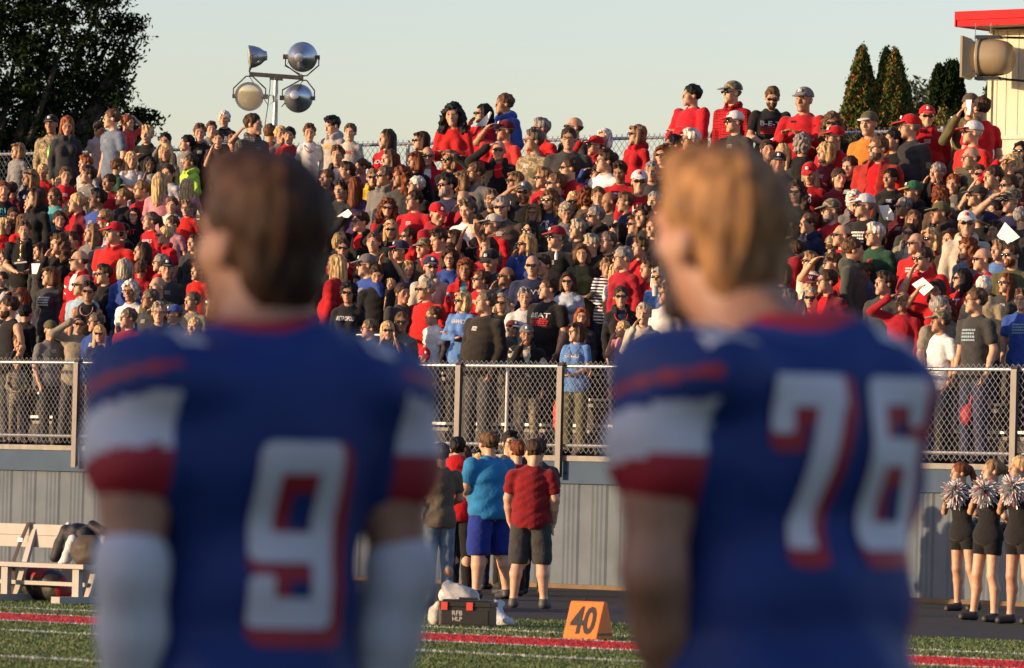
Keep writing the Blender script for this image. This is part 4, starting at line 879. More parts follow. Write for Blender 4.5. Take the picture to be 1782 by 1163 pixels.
# ------------------------------------------------------------ the crowd
RISE, TREAD, NROW, Z1 = .35, .60, 11, 1.70
def rowz(k): return Z1+RISE*k
def rowv(k): return .62+TREAD*k
TARGET = dict(m=1.80, w=1.68, h=1.84, k=1.40, b=.75, t=1.05)
PEOPLE = """32 246 k d long.heather bob.dblond -60 - girl in a heather grey jumper below the dark tree
90 198 m d camo.tan short.brown -15 cap.black,neck.purple man in camouflage jacket and black cap holding a green bottle
117 200 w d hood.charcoal long.red 10 - long haired redhead in a charcoal hoodie beside the camouflage jacket
173 209 k S tee.lgrey short.dbrown 50 - boy in pale grey tee with one arm raised over his bowed head
196 187 m d tee.bluegrey short.brown -80 - tall boy in blue-grey tee seen in profile on the top row, against the tree
53 292 k d long.navy long.dblond -60 band.black girl in navy with a black headband, left part of the stand
75 283 k d tee.red short.blond -10 neck.purple fair blond boy in red tee looking down the stand
115 287 k d tee.red short.brown 10 - smiling brown haired boy in red beside a fair blond boy
104 305 t d tee.red short.blond -20 - small blond child peeking between two boys in red
150 267 k d long.lgrey short.red -60 - auburn haired boy directly under the boy with raised arm
154 286 k d tee.grey short.dbrown -70 - dark haired boy in grey tee with a white shoulder mark
222 197 k u tee.coral short.red 60 - red haired boy in bright red tee with both arms up
257 216 k o tee.black short.blond -20 - blond boy in black tee with hand on heart
288 228 k e long.grey short.black -10 - black haired boy pressing his palm to his forehead
290 247 k d long.khaki long.blond -10 - fair girl in sand sweatshirt under the boy with palm on forehead
326 232 k d long.grey short.black -70 - black quiffed boy in profile on the top row, grey with red collar
348 213 k d long.black short.brown 5 - boy in black top with small white chest mark, near the top left
368 209 k d tee.grey short.brown 10 - crew cut boy between two dark shirted boys on the top row
229 261 k c tee.white long.blond 10 - long haired blonde girl in white with arms folded
261 270 k e tee.lgrey long.black 10 skin.d,print girl with long black hair and printed pale tee touching her cheek
293 283 k d tee.white pony.dbrown -20 - dark haired girl in white next to the lime green top
332 265 k d hood.lime short.dbrown -70 - boy in lime green hooded top
204 274 k d tee.dgreen short.brown 120 - crop haired boy in dark green tee facing away
279 298 w d long.pink long.blond 160 - girl in pale pink cardigan with straight hair down her back
326 308 k e tee.pink long.blond 150 - blonde girl in pink-red top raising a hand to her hair
247 311 w d tee.red pony.dblond -60 e blond woman with glasses in red behind the pink cardigan
391 190 k d tee.black short.white -10 print white blond boy in black tee, topmost head left of the floodlight pole
380 225 k e tee.dbrown short.dbrown 0 - curly brown haired boy biting his nails
407 232 k d tee.black short.dblond -10 e blond boy with glasses below the white blond boy
441 195 m d plaid.grey short.dbrown 70 - brown haired man in checked shirt left of the floodlight pole
441 212 k s tee.grey short.red -10 - auburn boy covering his eyes with a forearm
470 213 k d tee.brownred short.brown 170 - short haired boy facing away in front of the floodlight pole
489 216 k d tee.grey short.blond 20 - blond boy right of the floodlight pole
504 218 k d tee.red short.black -5 - black haired boy in red tee right of the floodlight pole
539 213 k d tee.white short.brown 5 neck.grey brown haired boy in white tee against the sky
580 199 k d hood.lgrey short.black -60 txt.ARMY.gold boy in grey hoodie with dark and gold letters looking down
610 212 k d tee.beige short.brown -10 txt.CARDS.red crop haired boy in sand tee with red chest letters
588 251 m d jkt.black.white short.brown -10 - man in open black jacket over white below the sand tee
604 279 k d long.black short.dbrown -70 - dark haired boy in profile just under the open black jacket
630 273 k d tee.pink pony.brown -60 - ponytailed girl in pink tee
649 291 k d jkt.yellow.olive short.dblond 0 g boy in yellow and olive jacket with dark sunglasses
674 222 w d tee.red long.dbrown -60 txt.ROCKY.white woman with very long dark hair in a red lettered tee at the back fence
678 257 w d long.brown long.brown -50 - long brown haired woman under the red lettered tee
670 286 m d hood.grey short.greybrown -60 g man in grey hooded jacket and sunglasses in profile
699 287 w d long.dgrey curly.auburn -60 - curly auburn woman right of the grey hooded jacket
734 226 w d long.black bob.dbrown -70 g woman in sunglasses and black at the back fence, left of the red curly haired woman
724 261 w d long.black bob.auburn -60 - auburn bobbed woman in black with scarf
619 305 w d tee.purple long.auburn 170 band.pink girl in purple tee with long auburn hair and pink headband
569 292 k d long.dbrown short.brown -40 - brown haired child at the right edge of the near player's head
593 312 w d long.dgrey short.dbrown -20 - person in dark grey half lost behind the near player's hair
6 312 w e tee.black short.auburn 10 txt.BL.teal woman with glasses and turquoise letters at the left picture edge
22 314 k d long.maroon pony.dbrown 160 - dark ponytailed girl in maroon seen from behind
64 322 w d hood.black bob.dbrown -70 - dark haired girl in black hoodie with red sleeve letters
55 341 k d long.navy long.brown -60 band.pink girl wearing a pale pink bandana, looking left
95 324 w d long.teal pony.brown -30 - ponytailed girl in turquoise pullover
135 333 w d jkt.maroon.red pony.blond -70 - blonde ponytailed girl in dark red jersey jacket
122 346 k d long.blue long.dblond -80 - fair profile in blue just left of the dark red jersey
171 326 m d long.blue short.black -75 skin.d dark skinned young man in royal blue track jacket
104 364 k d tee.black short.dbrown 10 print boy in black tee with white sleeve bars
24 358 w d long.dgrey pony.dbrown 10 e woman with dark framed glasses behind the boy in the black polo
40 370 k d hood.red long.brown 20 - brown haired girl in red hoodie behind the boy in black polo
43 382 m f polo.black short.brown 0 - teenage boy in black polo holding a gold figure trophy
8 376 k d long.red bob.blond 60 - blond child in red at the left picture edge
103 405 w e long.black curly.brown -50 - long curly haired woman in black raising her hand to her mouth
161 386 w d long.grey long.dblond -60 - wavy fair haired girl in grey sweatshirt left of the red cap
184 373 w d jkt.white.red bob.brown -70 band.red woman with bright red hairband in white and red
183 361 k d tee.grey short.dblond -60 - fair head just behind the red hairband
8 432 k d tee.khaki short.brown -40 - brown haired boy in khaki tee at the left picture edge
20 431 k d long.maroon bob.dbrown 30 - small dark head under the trophy arm
215 325 w d long.black pony.dblond -70 e woman in black with glasses and fair ponytail, below the dark green tee
234 359 k d tee.black long.black -10 e,txt.JT.red black haired girl with glasses and red letters on black
263 366 k d tee.red pony.brown -70 band.grey,txt.HAWKS.white girl with grey headband and white lettered red tee
288 391 w d polo.red bun.blond -70 g blonde woman with sunglasses in red collared top
200 384 h d polo.red short.dbrown -55 cap.red heavy man in red cap and red polo with white piping
248 418 w d long.red long.dbrown -60 - woman with long dark brown hair below the red cap man
326 345 k d tee.red short.dblond -20 e blond boy with glasses at the left edge of the near player's cheek
300 372 k d tee.pink short.brown -50 - child in dull pink beside the near player's cheek
139 432 m d jkt.red.white bald.brown -75 g shaven headed man in red and white track jacket
88 461 w d long.charcoal bob.brown -60 print woman in charcoal sweatshirt with pink and white chest print
144 475 m d tee.ltblue bald.grey -65 g balding man in pale blue below the red and white track jacket
182 457 w d tee.black short.dbrown -60 g short haired woman in black with earrings and sunglasses
155 487 w d tank.black short.black -5 g,neck.pink,skin.m woman in black sleeveless top with pink bead necklace
37 498 w s long.ltgrey long.auburn -30 - woman with long copper hair shading her eyes
17 513 m d tank.black short.dbrown -80 beard.dbrown bearded man in profile at the left picture edge
45 527 k d long.black short.black 150 - black haired boy in dark patterned jacket seen from behind
139 545 m s long.khaki short.black 5 g man in grey henley with red trim shading his eyes
168 541 m d long.blue short.greybrown -60 e grey bearded man with glasses beside the man shading his eyes
174 563 w d long.navy long.blond -5 g blonde woman in navy with large sunglasses at the near player's shoulder
88 556 m d tee.grey short.brown 30 cap.olive man in olive cap and grey tee looking down at the fence
32 577 k e long.black short.brown 10 - fringed boy in black resting his chin on his hand
31 618 t f camo.grey short.dblond 5 - toddler in camouflage shirt holding the front fence rail
5 520 w d tee.navy short.brown 10 print person in navy print tee cut by the left picture edge
4 470 k d tee.black short.dbrown -20 - dark haired child at the left edge below the khaki tee
218 447 w d long.blue bob.greyblond 165 - woman in blue sweater with grey blond bob seen from behind
246 451 k d tee.red short.brown 160 - short haired boy in red tee seen from behind
280 439 w d long.red short.grey -70 e grey haired woman with glasses in red behind the black cap
290 448 m d tee.dgrey short.grey 10 cap.black man in black cap with white cap badge
228 486 w d tee.white curly1.white -20 e,skin.m elderly woman with white curls in white blouse
275 478 m d tee.olive bald.grey -50 - grey balding man in olive shirt rubbing close behind the polo man
262 500 h d polo.dgrey short.greybrown -70 e heavy crop haired man with glasses in dark polo
224 533 m d long.crimson short.greybrown -60 e man with glasses and pinkish red jacket near the blue shoulder
277 523 w d tee.navy short.greyblond 0 e short haired fair grey woman with glasses near the blue shoulder
304 528 k d tee.navy short.brown -60 cap.blue child in blue cap with white letter C
586 440 h d long.red long.blond -110 - large woman in red with straight platinum hair and grey sweatshirt at waist
607 489 w d long.black curly1.black -10 g,txt.METROPOLI.white,skin.m,big woman in round sunglasses and black lettered sweatshirt
656 458 m d long.black short.dbrown 5 - tall brown haired man in plain black sweatshirt looking down
639 440 m d tee.blue short.greybrown -75 g,cap.grey man in royal blue tee with wrap sunglasses and visor
681 484 b d tee.black short.blond -30 - fair haired baby in black carried on an arm
701 490 m f tee.dgrey short.dbrown 30 - dark haired person in dark grey carrying the baby
597 412 w d tee.red short.dbrown 0 g,neck.white woman in red jersey with dark sunglasses and white lace collar
591 398 w d long.black bob.blond 150 - fair head at the right edge of the near player's hair
628 365 m s jkt.black.red short.dbrown -55 e man with glasses in black vest over red, holding up a white paper
651 401 m d tee.dgrey short.brown -15 - young crew cut man in plain dark grey tee left of the raised phone
675 343 w d tee.red curly.auburn 0 g,print wavy auburn haired woman in printed red tee
681 380 w s long.black long.blond 0 g platinum blonde woman in sunglasses with hand at brow
711 393 w d long.red pony.dbrown -60 g woman with pulled back dark hair and red top beside the raised hand
697 416 m p tee.black short.black -60 g,cap.navy.red man in navy and red cap holding up a small black phone
722 328 h d tee.red short.dbrown -60 e heavy dark haired man in bright red tee with glasses
725 303 m d long.black short.white -70 e white haired man with glasses behind the heavy man in red tee
738 412 m d long.dbrown short.black -40 cap.camo man in dark cap behind the bald spot, looking left
761 351 m d hood.crimson short.dbrown 30 cap.red man in red cap and zipped red jacket with bowed head
711 452 k d long.blue short.blond 5 - blond boy in blue with shaded face
750 444 m d hood.beige short.grey 15 g,cap.navy,beard.grey grey bearded man in navy cap and cream hoodie
783 431 w d long.blue bushy.dbrown -5 e bushy haired woman with glasses in blue sweatshirt
810 448 w d jkt.red.teal curly1.auburn -5 skin.m frizzy red haired woman in red zip jacket over teal
837 467 w d long.red short.brown -60 g short haired woman in red jacket with upturned white collar
855 432 m d long.dgrey short.grey -30 cap.black man in plain black cap and dark grey jacket looking down
882 461 m e tee.navy bald.brown -65 g shaven headed man in sunglasses with hand at his chin
742 482 h d long.red short.greyblond -65 g,big large grey blond person in plain red sweatshirt
755 530 k d tee.white short.brown -70 print boy in white tee with red trim and green undershirt
806 504 w c long.skyblue bob.blond -60 g,txt.HAWKS.white blonde woman in sky blue sweatshirt with arms crossed
846 501 h d long.brownblack short.greybrown -70 - heavy grey haired man in plain brown-black jacket, back to the blonde woman
874 507 w d long.black bob.greyblond -15 g woman with pink scarf and wide wraparound sunglasses
699 540 w d long.grey bun.brown 0 g woman in grey sweatshirt and sunglasses with dotted infant carrier
644 552 m d long.navy short.greybrown -70 e man in navy jacket with glasses behind the bent handrail
675 556 w p tee.black long.blond 5 g,print blonde woman photographing with a black phone at the front fence
739 603 k f camo.tan short.brown 10 cap.red child in red cap at the front fence, face lowered
927 441 h d tee.navy bald.brown -10 g,txt.NAVY.white large bald man in navy tee with dark sunglasses
917 403 w e hood.blue long.blond -60 g blonde woman in blue hoodie with hand behind neck
955 480 h d tee.black short.dbrown -65 txt.BEAT.white large man in black tee with red and blue chest print
989 470 w d long.iceblue bob.dbrown -10 g dark bobbed woman in pale ice blue fleece
1013 421 w f long.olive bob.brown 0 - brown haired woman in olive top with palm turned out
914 498 m d long.white short.grey 0 - grey haired man in white sweatshirt with orange chest patch
892 555 k d long.grey short.brown 30 cap.maroon.white small child in maroon and white knitted hat
917 563 m e jkt.black.beige short.brown 0 cap.grey.grey,bot.camo man in grey and red cap covering his mouth, camouflage trousers
1013 532 w d long.dgrey bob.red 0 e copper haired woman with glasses above the blue tee
1004 558 w f tee.skyblue bob.dbrown -55 e,neck.grey,txt.HAWKS.white,bot.olive laughing woman in sky blue tee at the front fence
1056 446 k f stripe.navy short.dblond 5 - blond boy in navy and white striped shirt
1072 456 k d tee.white long.blond 10 - small blonde girl peeping out beside the red cardigan
1085 426 w d long.crimson short.grey -70 e grey haired woman in red cardigan and silver necklace
1081 495 w d jkt.black.navy short.dbrown 0 g,neck.red dark haired woman in black jacket with red lanyard
1084 555 k e tee.pink short.blond -60 - very fair crop haired child rubbing its face
1121 524 w e long.beige short.greyblond -10 - woman with pink wristband holding her hand to her face
1162 490 m d tee.white short.greybrown -60 e man in white tee at the left edge of the right player's neck
1148 462 w f long.skyblue bob.white -30 g person in pale blue and white holding a drink cup
789 178 w c long.red curly.black -10 big curly black haired woman in red with arms crossed
842 178 w e long.red long.black -70 g black haired woman in red hiding her cheek with a white sheet
879 160 m d hood.blue short.brown -75 - tall man in blue hoodie looking far left
880 207 m s tee.coral short.brown -70 g,cap.maroon man in coral red tee with dark flat cap
745 252 m d jkt.red.white bald.grey 0 g balding man in red jacket with a hand before his face
783 258 w S long.black bob.dblond -40 g woman in black reaching her arm toward the balding man
869 241 m s jkt.black.red bald.brown -5 g bald man in black jacket over red zip top shading his eyes
828 279 m d tee.grey short.brown -60 e man with glasses in grey and navy tee with yellow print
943 203 m d long.red short.grey -75 g tall grey haired man in red at the back fence
930 223 m d camo.tan short.greybrown -70 e man in tan camouflage shirt with glasses
1000 200 m d long.dgrey bald.brown -75 g shaven man in sunglasses, topmost of the men left of the raised red sleeve
990 219 h d tee.dgrey short.dbrown -5 e heavy man with glasses in dark grey tee looking ahead
1053 221 w d long.dgrey bob.white -30 - white haired woman in dark top at the back fence
1036 234 k s hood.red short.brown -60 e,cap.red,print child in red cap and red hoodie raising one sleeve
992 271 m d tee.red short.dbrown -75 g dark haired man in red jersey with white stripe
1055 258 m d long.white short.dbrown -70 e crop haired man with glasses in white jacket
1042 284 k s long.blue short.dbrown -70 - boy in royal blue long sleeves hiding his face in his elbow
897 295 w d long.black bob.dblond -60 g woman with streaked fair bob and sunglasses beside the bearded man in cap
947 289 w d tee.red short.dblond -65 g fair short haired woman in red with sunglasses
968 297 m d tee.bluegrey short.brown -70 g moustached man in blue-grey tee with sunglasses
1080 278 m d tee.red short.dbrown -20 txt.CB.white young man in red tee with white emblem looking down
913 314 m s tee.black short.brown -10 g,cap.grey,beard.auburn man in flat grey cap with reddish beard and sunglasses
1110 214 w d hood.red bob.dblond -75 g woman with straight fair bob and red hoodie standing clear at the back fence
1205 144 h c long.red short.black -75 - big man in red sweatshirt, arms crossed, against the sky
1204 221 m d tee.red short.white -70 e white haired man below the big man with crossed arms
1173 231 m d tee.dgrey short.black -70 g,skin.m black haired man in sunglasses left of the white haired man
1153 250 w d tee.dgrey bob.auburn -20 g auburn fringed woman with wide sunglasses at the fence
1135 278 m d tee.dgrey short.grey -10 - grey haired head at the left edge of the right player's hair
1113 294 m d tee.red short.brown 0 g,cap.white,txt.HA.white man in white cap and red tee left of the right player's head
1275 139 m d plaid.red short.brown -60 g,cap.camo man in red checked shirt and camouflage cap against the sky
1279 191 m d tee.dgrey short.brown -65 g,cap.white.red man in white and blue mesh cap with red brim
1344 148 m f tee.black short.brown 0 g,txt.B-E-T.white,beard.dbrown man in black B-E-T print tee looking down
1400 150 h t long.red short.grey -30 cap.grey,big man in grey cap and red sweatshirt typing on a phone
1397 231 w d tee.black curly1.grey 160 - woman with grey curls in black seen from behind
1363 247 w d tee.dgrey long.blond -30 - silvery blonde woman below the black print tee
1354 262 m d long.charcoal short.black 0 cap.black man in black cap at the right edge of the right player's hair
1336 240 w d long.red short.dbrown 10 - dark haired woman in red partly hidden by the right player's head
1449 194 w d long.black curly.brown -10 g long haired woman in big sunglasses beside the conical shrub
1453 217 m d tee.red short.dbrown -60 e,cap.red man in red cap with white badge and plain red tee
1513 192 m d long.orange short.grey -30 cap.olive.white man in orange sweatshirt and olive cap
1529 234 h d jkt.rust.red short.brown -55 e,beard.greybrown,big moustached man in red polo and rust red jacket
1437 247 w d tank.maroon bushy.blond -60 - wavy blonde woman in maroon short sleeved top
1410 281 w d tee.red long.greyblond -20 cap.red,txt.CB.white long haired person in red cap with head bowed and white emblem
1584 197 h d long.charcoal short.grey -75 e,cap.red,big big man in red cap and charcoal sweatshirt
1614 181 h d hood.red short.grey 0 g,cap.red broad man in red cap, sunglasses and red hoodie facing ahead
1689 160 m p long.olive short.dbrown -10 cap.brown man in brown cap holding white papers before his face beside the booth
1709 165 m d tee.red short.dbrown -150 - man with dark hair facing away beside the cream booth
1693 208 m d tee.red short.white -75 g,cap.white.red white bearded man in white and red cap before the booth
1691 252 m d tee.dgrey bald.brown -65 e balding man with glasses under the white bearded man
1632 280 m p jkt.black.red short.grey -45 - grey haired man pressing a black camera to his face
1704 283 m p tee.olive short.dbrown 0 g dark haired man holding up a tan phone sideways
1555 222 m d long.black short.black -60 - dark figure in black between the orange sweatshirt and red cap
780 300 m d tee.navy short.black -60 g,beard.grey black haired man with grey goatee and sunglasses
804 295 w d long.black bob.dblond -65 e fair haired woman with glasses beside the grey goatee
808 328 m e long.crimson bald.brown -20 - bald man in red lowering his head into his hand
815 342 m d tee.white short.greybrown -30 - grey brown haired man in white tee looking down at the phone
856 327 m d long.dbrown short.greybrown -5 e dark haired man with glasses facing front above the tan cap
874 338 h d long.brown short.grey -15 g,neck.pink large grey man in brown jacket with pink lanyard
859 370 m d long.red short.grey -70 g,cap.beige man in tan cap and red jacket with white piping
830 370 w p tee.black short.dbrown -15 neck.pink woman in black tee photographing with a phone held upright
790 396 w d tank.coral bob.dbrown -70 g long faced woman with brown hair and sunglasses below the red jacket
957 328 w d tee.navy curly.brown -30 g,txt.CB.white long curly haired woman in navy tee with round sunglasses
1000 330 w d polo.black long.blond -10 g blonde woman in white rimmed sunglasses
1021 324 m d long.brown curly1.auburn 150 - curly auburn head facing away behind the young man in black
1042 322 m d long.black short.brown -5 - frowning young man in black zip jacket
1062 331 m d tee.dgrey bald.brown -70 - bald head in profile between two dark haired men
1090 332 m d long.navy short.brown -80 - brown haired man leaning left in navy with blue collar
986 351 w d long.grey curly1.greyblond 5 - elderly woman with thin grey blond hair looking down
1037 355 m d hood.black short.grey -65 g grey haired man in black hooded jacket with sunglasses
1006 379 m d long.brownblack short.greyblond -60 - wavy grey blond man in brown-black coat
968 391 h d tee.black short.brown -50 g,cap.crimson man in grey and crimson cap and black tee
930 352 w d long.dgreygreen bob.dblond -20 e,skin.m short haired woman with rimless glasses in grey green jacket
923 381 w d long.black bob.black -40 g black haired woman in sunglasses above the blue hoodie
1108 370 w d polo.dgrey bob.brown -70 g woman in sunglasses drinking at the left of the right player's cheek
1115 410 m e tee.red short.brown -60 - bent elbow and red tee against the right player's cheek
1386 313 w d long.black curly.dbrown -20 g wavy dark haired woman in sunglasses right of the right player's ear
1448 343 m d tee.red short.greybrown -70 e,cap.camo,beard.grey man in camouflage cap and dark red lettered tee
1487 330 w d jkt.grey.maroon curly1.white 0 g elderly woman with white curls and dark sunglasses
1505 335 m d tee.black short.grey -70 g,cap.white,print man in white cap and black tee with blue print
1408 368 w d hood.navy bun.brown -65 - woman with brown updo in navy hoodie
1385 415 w d hood.crimson short.dbrown -150 - person in dark red hood right of the right player's neck
1466 387 m d jkt.dgreygreen.red bald.brown -70 g bald man in sunglasses with red collar
1450 407 m d long.dgreygreen short.brown 150 cap.camo,txtv.carhartt.lime man in camouflage headcover and grey green hoodie with yellow sleeve letters
1524 385 m d long.dgreen short.white -65 e white haired man with glasses in green jacket
1589 313 m d hood.black short.greybrown -60 cap.green.gold man in green cap with yellow brim
1573 340 w d plaid.maroon short.grey -60 g grey haired woman in maroon check with sunglasses
1590 362 w d tee.dgrey long.brown -10 - young woman with long brown hair beside the grey haired woman
1582 386 w d jkt.khaki.beige pony.dbrown -10 g dark haired woman in sunglasses with parted hair and maroon wrap
1595 402 m d tee.red bald.brown -60 g,print tanned bald man in red tee with white letters
1612 425 m d tee.red bald.dbrown -50 - bald pate just above the red polo man
1619 394 w d long.red bob.blond -40 g blonde woman in sunglasses and red below the olive cap
1637 349 m d hood.brownblack short.dbrown -65 cap.olive,skin.m tanned man in olive cap and dark brown hoodie
1638 322 w d long.brown curly1.auburn 160 - woman with ginger curls seen from behind
1639 338 w d long.dgrey bob.auburn -60 e auburn head directly behind the olive cap
1683 365 m d hood.beige short.white -5 g,cap.white,big old man in white cap and cream hoodie
1684 412 w d long.bluegrey curly.auburn -60 - curly auburn haired woman below the cream hoodie
1700 320 m d tee.olive short.brown -70 g,cap.dgrey young man in mesh cap and olive tee with sports sunglasses
1757 301 m d tee.maroon short.dbrown -65 g brown haired young man in sunglasses near the right picture edge
1760 325 m s tee.navy short.brown -50 g,cap.camo man in camouflage cap shading his face with his hand
1777 291 w d tee.maroon bob.brown -30 g person in white rimmed glasses at the right picture edge
1704 360 m d jkt.black.red short.grey 150 cap.camo man in camouflage cap seen from behind with red collar
1733 381 k d long.black short.dbrown -40 skin.m dark haired child behind the white sheet
1411 435 w d long.cream short.dblond -65 g plump woman in cream checked blouse with sunglasses
1450 436 m s tee.red short.brown -70 - brown haired man in red with hand to his forehead
1410 477 k d tee.maroon short.dbrown 0 cap.maroon,txtc.W.white person in maroon cap with white W
1411 497 w d tee.dgrey long.greyblond -10 g blonde woman in shiny sunglasses at the right player's shoulder
1440 466 m d jkt.maroon.red short.dbrown -65 e dark haired person with glasses in maroon and red jacket
1507 455 k s long.bluegrey short.brown -60 - boy with tousled hair holding his sleeve across his chin
1484 410 m d hood.dgreygreen short.brown 100 - dark hooded shoulder behind the boy with tousled hair
1607 426 h e polo.red short.dbrown -50 g,big big man in red polo scratching his cheek
1572 503 m s long.crimson bald.dbrown -20 - balding man in crimson saluting against the low sun
1711 428 h d tee.red bald.brown -70 g bald man in sunglasses and red tee right of the auburn curls
1675 464 w d tee.red long.black -75 g,txt.ST.white woman with long black hair and red tee with white letters
1632 483 w s tee.red bob.dbrown -30 - dark haired woman hiding behind a raised white paper
1713 477 m d jkt.tan.tan short.white 170 - white haired man in tan vest over checked sleeves
1699 498 m d tee.dgrey short.brown -75 e,print,big,bot.navy tall brown haired man with glasses in dark grey tee at the front
1646 516 w d long.grey curly.auburn 10 - ginger woman looking down beside the camouflage cap
1638 537 m d tee.white short.brown -75 cap.camo young man in white tee and camouflage cap at the front
1637 513 m d tee.khaki short.grey 60 - grey head behind the ginger woman
1761 420 m d tee.olive short.dbrown -50 g,beard.auburn,big bearded man in olive tee with sunglasses at the right
1752 472 w d long.dgrey long.auburn -50 g woman with long ginger hair and sunglasses at the right
1779 500 m d tee.blue short.brown -20 print person in royal blue lettered tee at the right picture edge
1739 415 m d tee.skyblue short.dblond -50 - person in sky blue tee behind the bearded man
1778 243 w d tee.black bob.black -30 g black fringed woman in dark sunglasses at the upper right edge
1762 268 w s long.red bush.blond -20 - blonde person behind a raised red sleeve at the upper right
1729 285 m d tee.grey short.dbrown -60 - dark grey shirted man left of the raised red sleeve
1778 357 m d tee.dgrey short.grey 150 - dark grey shouldered person right of the white sheet
1480 268 w d long.black short.dbrown -30 - dark clad person behind the man in rust red jacket
1660 300 k d tee.grey short.red -20 - ginger child below the tan phone
850 410 w d long.crimson long.dbrown -60 - dark haired woman in deep red above the black cap
765 395 m d tee.crimson short.dbrown -60 - dark head in deep red left of the phone in the middle
1030 405 w d long.black short.greyblond -60 - fair grey head low behind the man in black hood
1075 385 w d long.black bob.black -70 - dark haired woman in black left of the drinking woman
945 440 m d long.black short.dbrown -40 - dark haired man in black holding a white bottle
1130 445 w d tee.red short.dbrown -60 - red shirt against the right player's jaw
552 470 k d long.dgrey short.brown -40 - shaded child at the right edge of the near player's nape
1058 400 m d long.brownblack short.greybrown -50 - man in brown black behind the red cardigan
1540 470 m d long.dgrey short.dbrown -60 - dark clothed man left of the red lettered tee
1370 365 m d long.charcoal short.dbrown -60 - shaded man tight against the right player's ear
1550 290 w d long.black short.black -40 - person in black under the man in orange sweatshirt
190 300 k d tee.crimson short.dbrown -40 skin.m child in deep red left of the long blonde girl
300 340 k d tee.white short.brown -10 - brown haired child in white near the near player's cheek
125 400 k d tee.black short.dbrown -20 - dark head under the dark red jersey jacket
70 420 k d long.dgrey bob.dbrown -50 - dark haired child in grey behind the curly haired woman
215 385 k d tee.black short.black -30 - black head between the red cap and the lettered black tee
1460 290 w d long.maroon short.dbrown 20 - maroon clad person under the wavy blonde woman
1655 395 w d long.dbrown bob.dbrown -40 - dark haired woman in brown left of the cream hoodie
1735 345 m d tee.charcoal short.black -60 - black haired man in charcoal above the white sheet
338 405 w d long.dgrey long.dbrown -40 - dark haired woman lost in the blur of the near player's cheek, upper one
345 455 k d tee.red short.brown -50 - child in red lost in the blur of the near player's cheek
335 505 m d tee.khaki short.greybrown -50 - man in khaki behind the near player's jaw
340 550 w d tee.navy short.blond -30 - fair head behind the near player's chin, above the shoulder
565 345 w d long.dbrown long.brown -40 - long haired woman behind the back of the near player's head
560 395 m d long.black short.dbrown -50 - man in black behind the back of the near player's hair
545 425 m d hood.dgrey short.black -50 - hooded man in dark grey behind the near player's nape
540 545 k d tee.black short.black -40 - dark haired boy low beside the near player's collar
1140 330 m d tee.dgrey short.grey -30 - grey man in the blur of the right player's forehead
1138 375 w d long.black long.dbrown -40 - dark haired woman in the blur of the right player's brow
1150 455 k d tee.red short.blond -40 - blond child in red behind the right player's jaw
1362 455 w d long.navy bob.dbrown -50 - dark haired woman in navy behind the right player's nape
1372 500 m d tee.dgrey short.greybrown -50 - man in dark grey just above the right player's collar
1345 320 w d tee.maroon short.dbrown -40 - woman in maroon behind the right player's hair
1362 415 k d tee.black short.brown -40 - boy in black behind the right player's ear
1120 355 w d tee.dgrey curly.dbrown -40 - curly dark haired woman left of the right player's brow"""
placed = []; held = []
BOTC = [(.015,.016,.02), (.02,.03,.07), (.03,.045,.10), (.05,.05,.05), (.05,.045,.035), (.02,.02,.022)]
def put_crowd():
    rows = []
    for ln in PEOPLE.strip().split('\n'):
        t = ln.split(' ', 8); x, y = float(t[0]), float(t[1]); cls = t[2]
        rows.append((x, y+1.5, cls, t))
    occ = {}
    rows.sort(key=lambda r: -r[1])
    for x, y, cls, t in rows:
        pose, top, hair, face, ex, label = t[3], t[4], t[5], float(t[6]), t[7], t[8]
        tgt = TARGET[cls]*(1.07 if ',big' in ex or ex == 'big' else 1)*1.05
        extra = .015 if cls != 'b' else 0; tgt0 = tgt
        best = None
        for k in range(NROW):
            tgt = tgt0*(1.03+.012*k); v = rowv(k); p = at_v(x, y, v); base = rowz(k) if not cls == 'b' else rowz(k)+.9
            ratio = (p.z-extra-base)/tgt
            if ratio <= .3: continue
            a = A_of(p); clash = min([abs(a-q)/.36 for q in occ.get(k, [])]+[1])
            sc = abs(math.log(ratio))+.10*(1-clash)
            if best is None or sc < best[0]: best = (sc, k, v, p, ratio)
        sc, k, v, p, ratio = best; tgt = tgt0*(1.03+.012*k); a = A_of(p)
        near = [q for q in occ.get(k, []) if abs(q-a) < .40]
        dv = .17*((len(near)+1)//2)*(-1 if len(near) % 2 == 0 else 1) if near else random.uniform(-.05, .05)
        dv = -abs(dv) if k == 0 and dv < 0 and False else abs(dv) if near else dv
        occ.setdefault(k, []).append(a)
        v2 = v+dv; p = at_v(x, y, v2); base = rowz(k)+(.9 if cls == 'b' else 0); hgt = p.z-extra-base
        hgt = max(min(hgt, tgt*1.15), tgt*.9); base = p.z-extra-hgt
        turn = 0
        if 38 <= abs(face) <= 100: turn = 28 if face > 0 else -28
        bcl = {'b': 'b', 't': 'k'}.get(cls, cls); tilt = 0
        if any(w_ in label for w_ in ('looking down', 'bowed', 'head in', 'lowering', 'face lowered')): tilt = 18
        sh_ = {'b': 'short', 't': 'short'}
        o = person(Vector((p.x, p.y, base)), rad(face-turn), hgt/1.75, bcl, pose, top, hair.replace('short.', 'short.'), turn, ex, label, bot=random.choice(BOTC), tilt=tilt, skin=('m' if random.random() < .12 else 'l'))
        placed.append((x, y, o, hgt/1.75, face, turn, pose, label)); held.append((label, o))
put_crowd()
print('crowd', len(placed), 'meshes', len(bpy.data.meshes), round(time.time()-T0, 1), 's')
def find(s):
    for l, o in held:
        if s in l: return o
    raise KeyError(s)

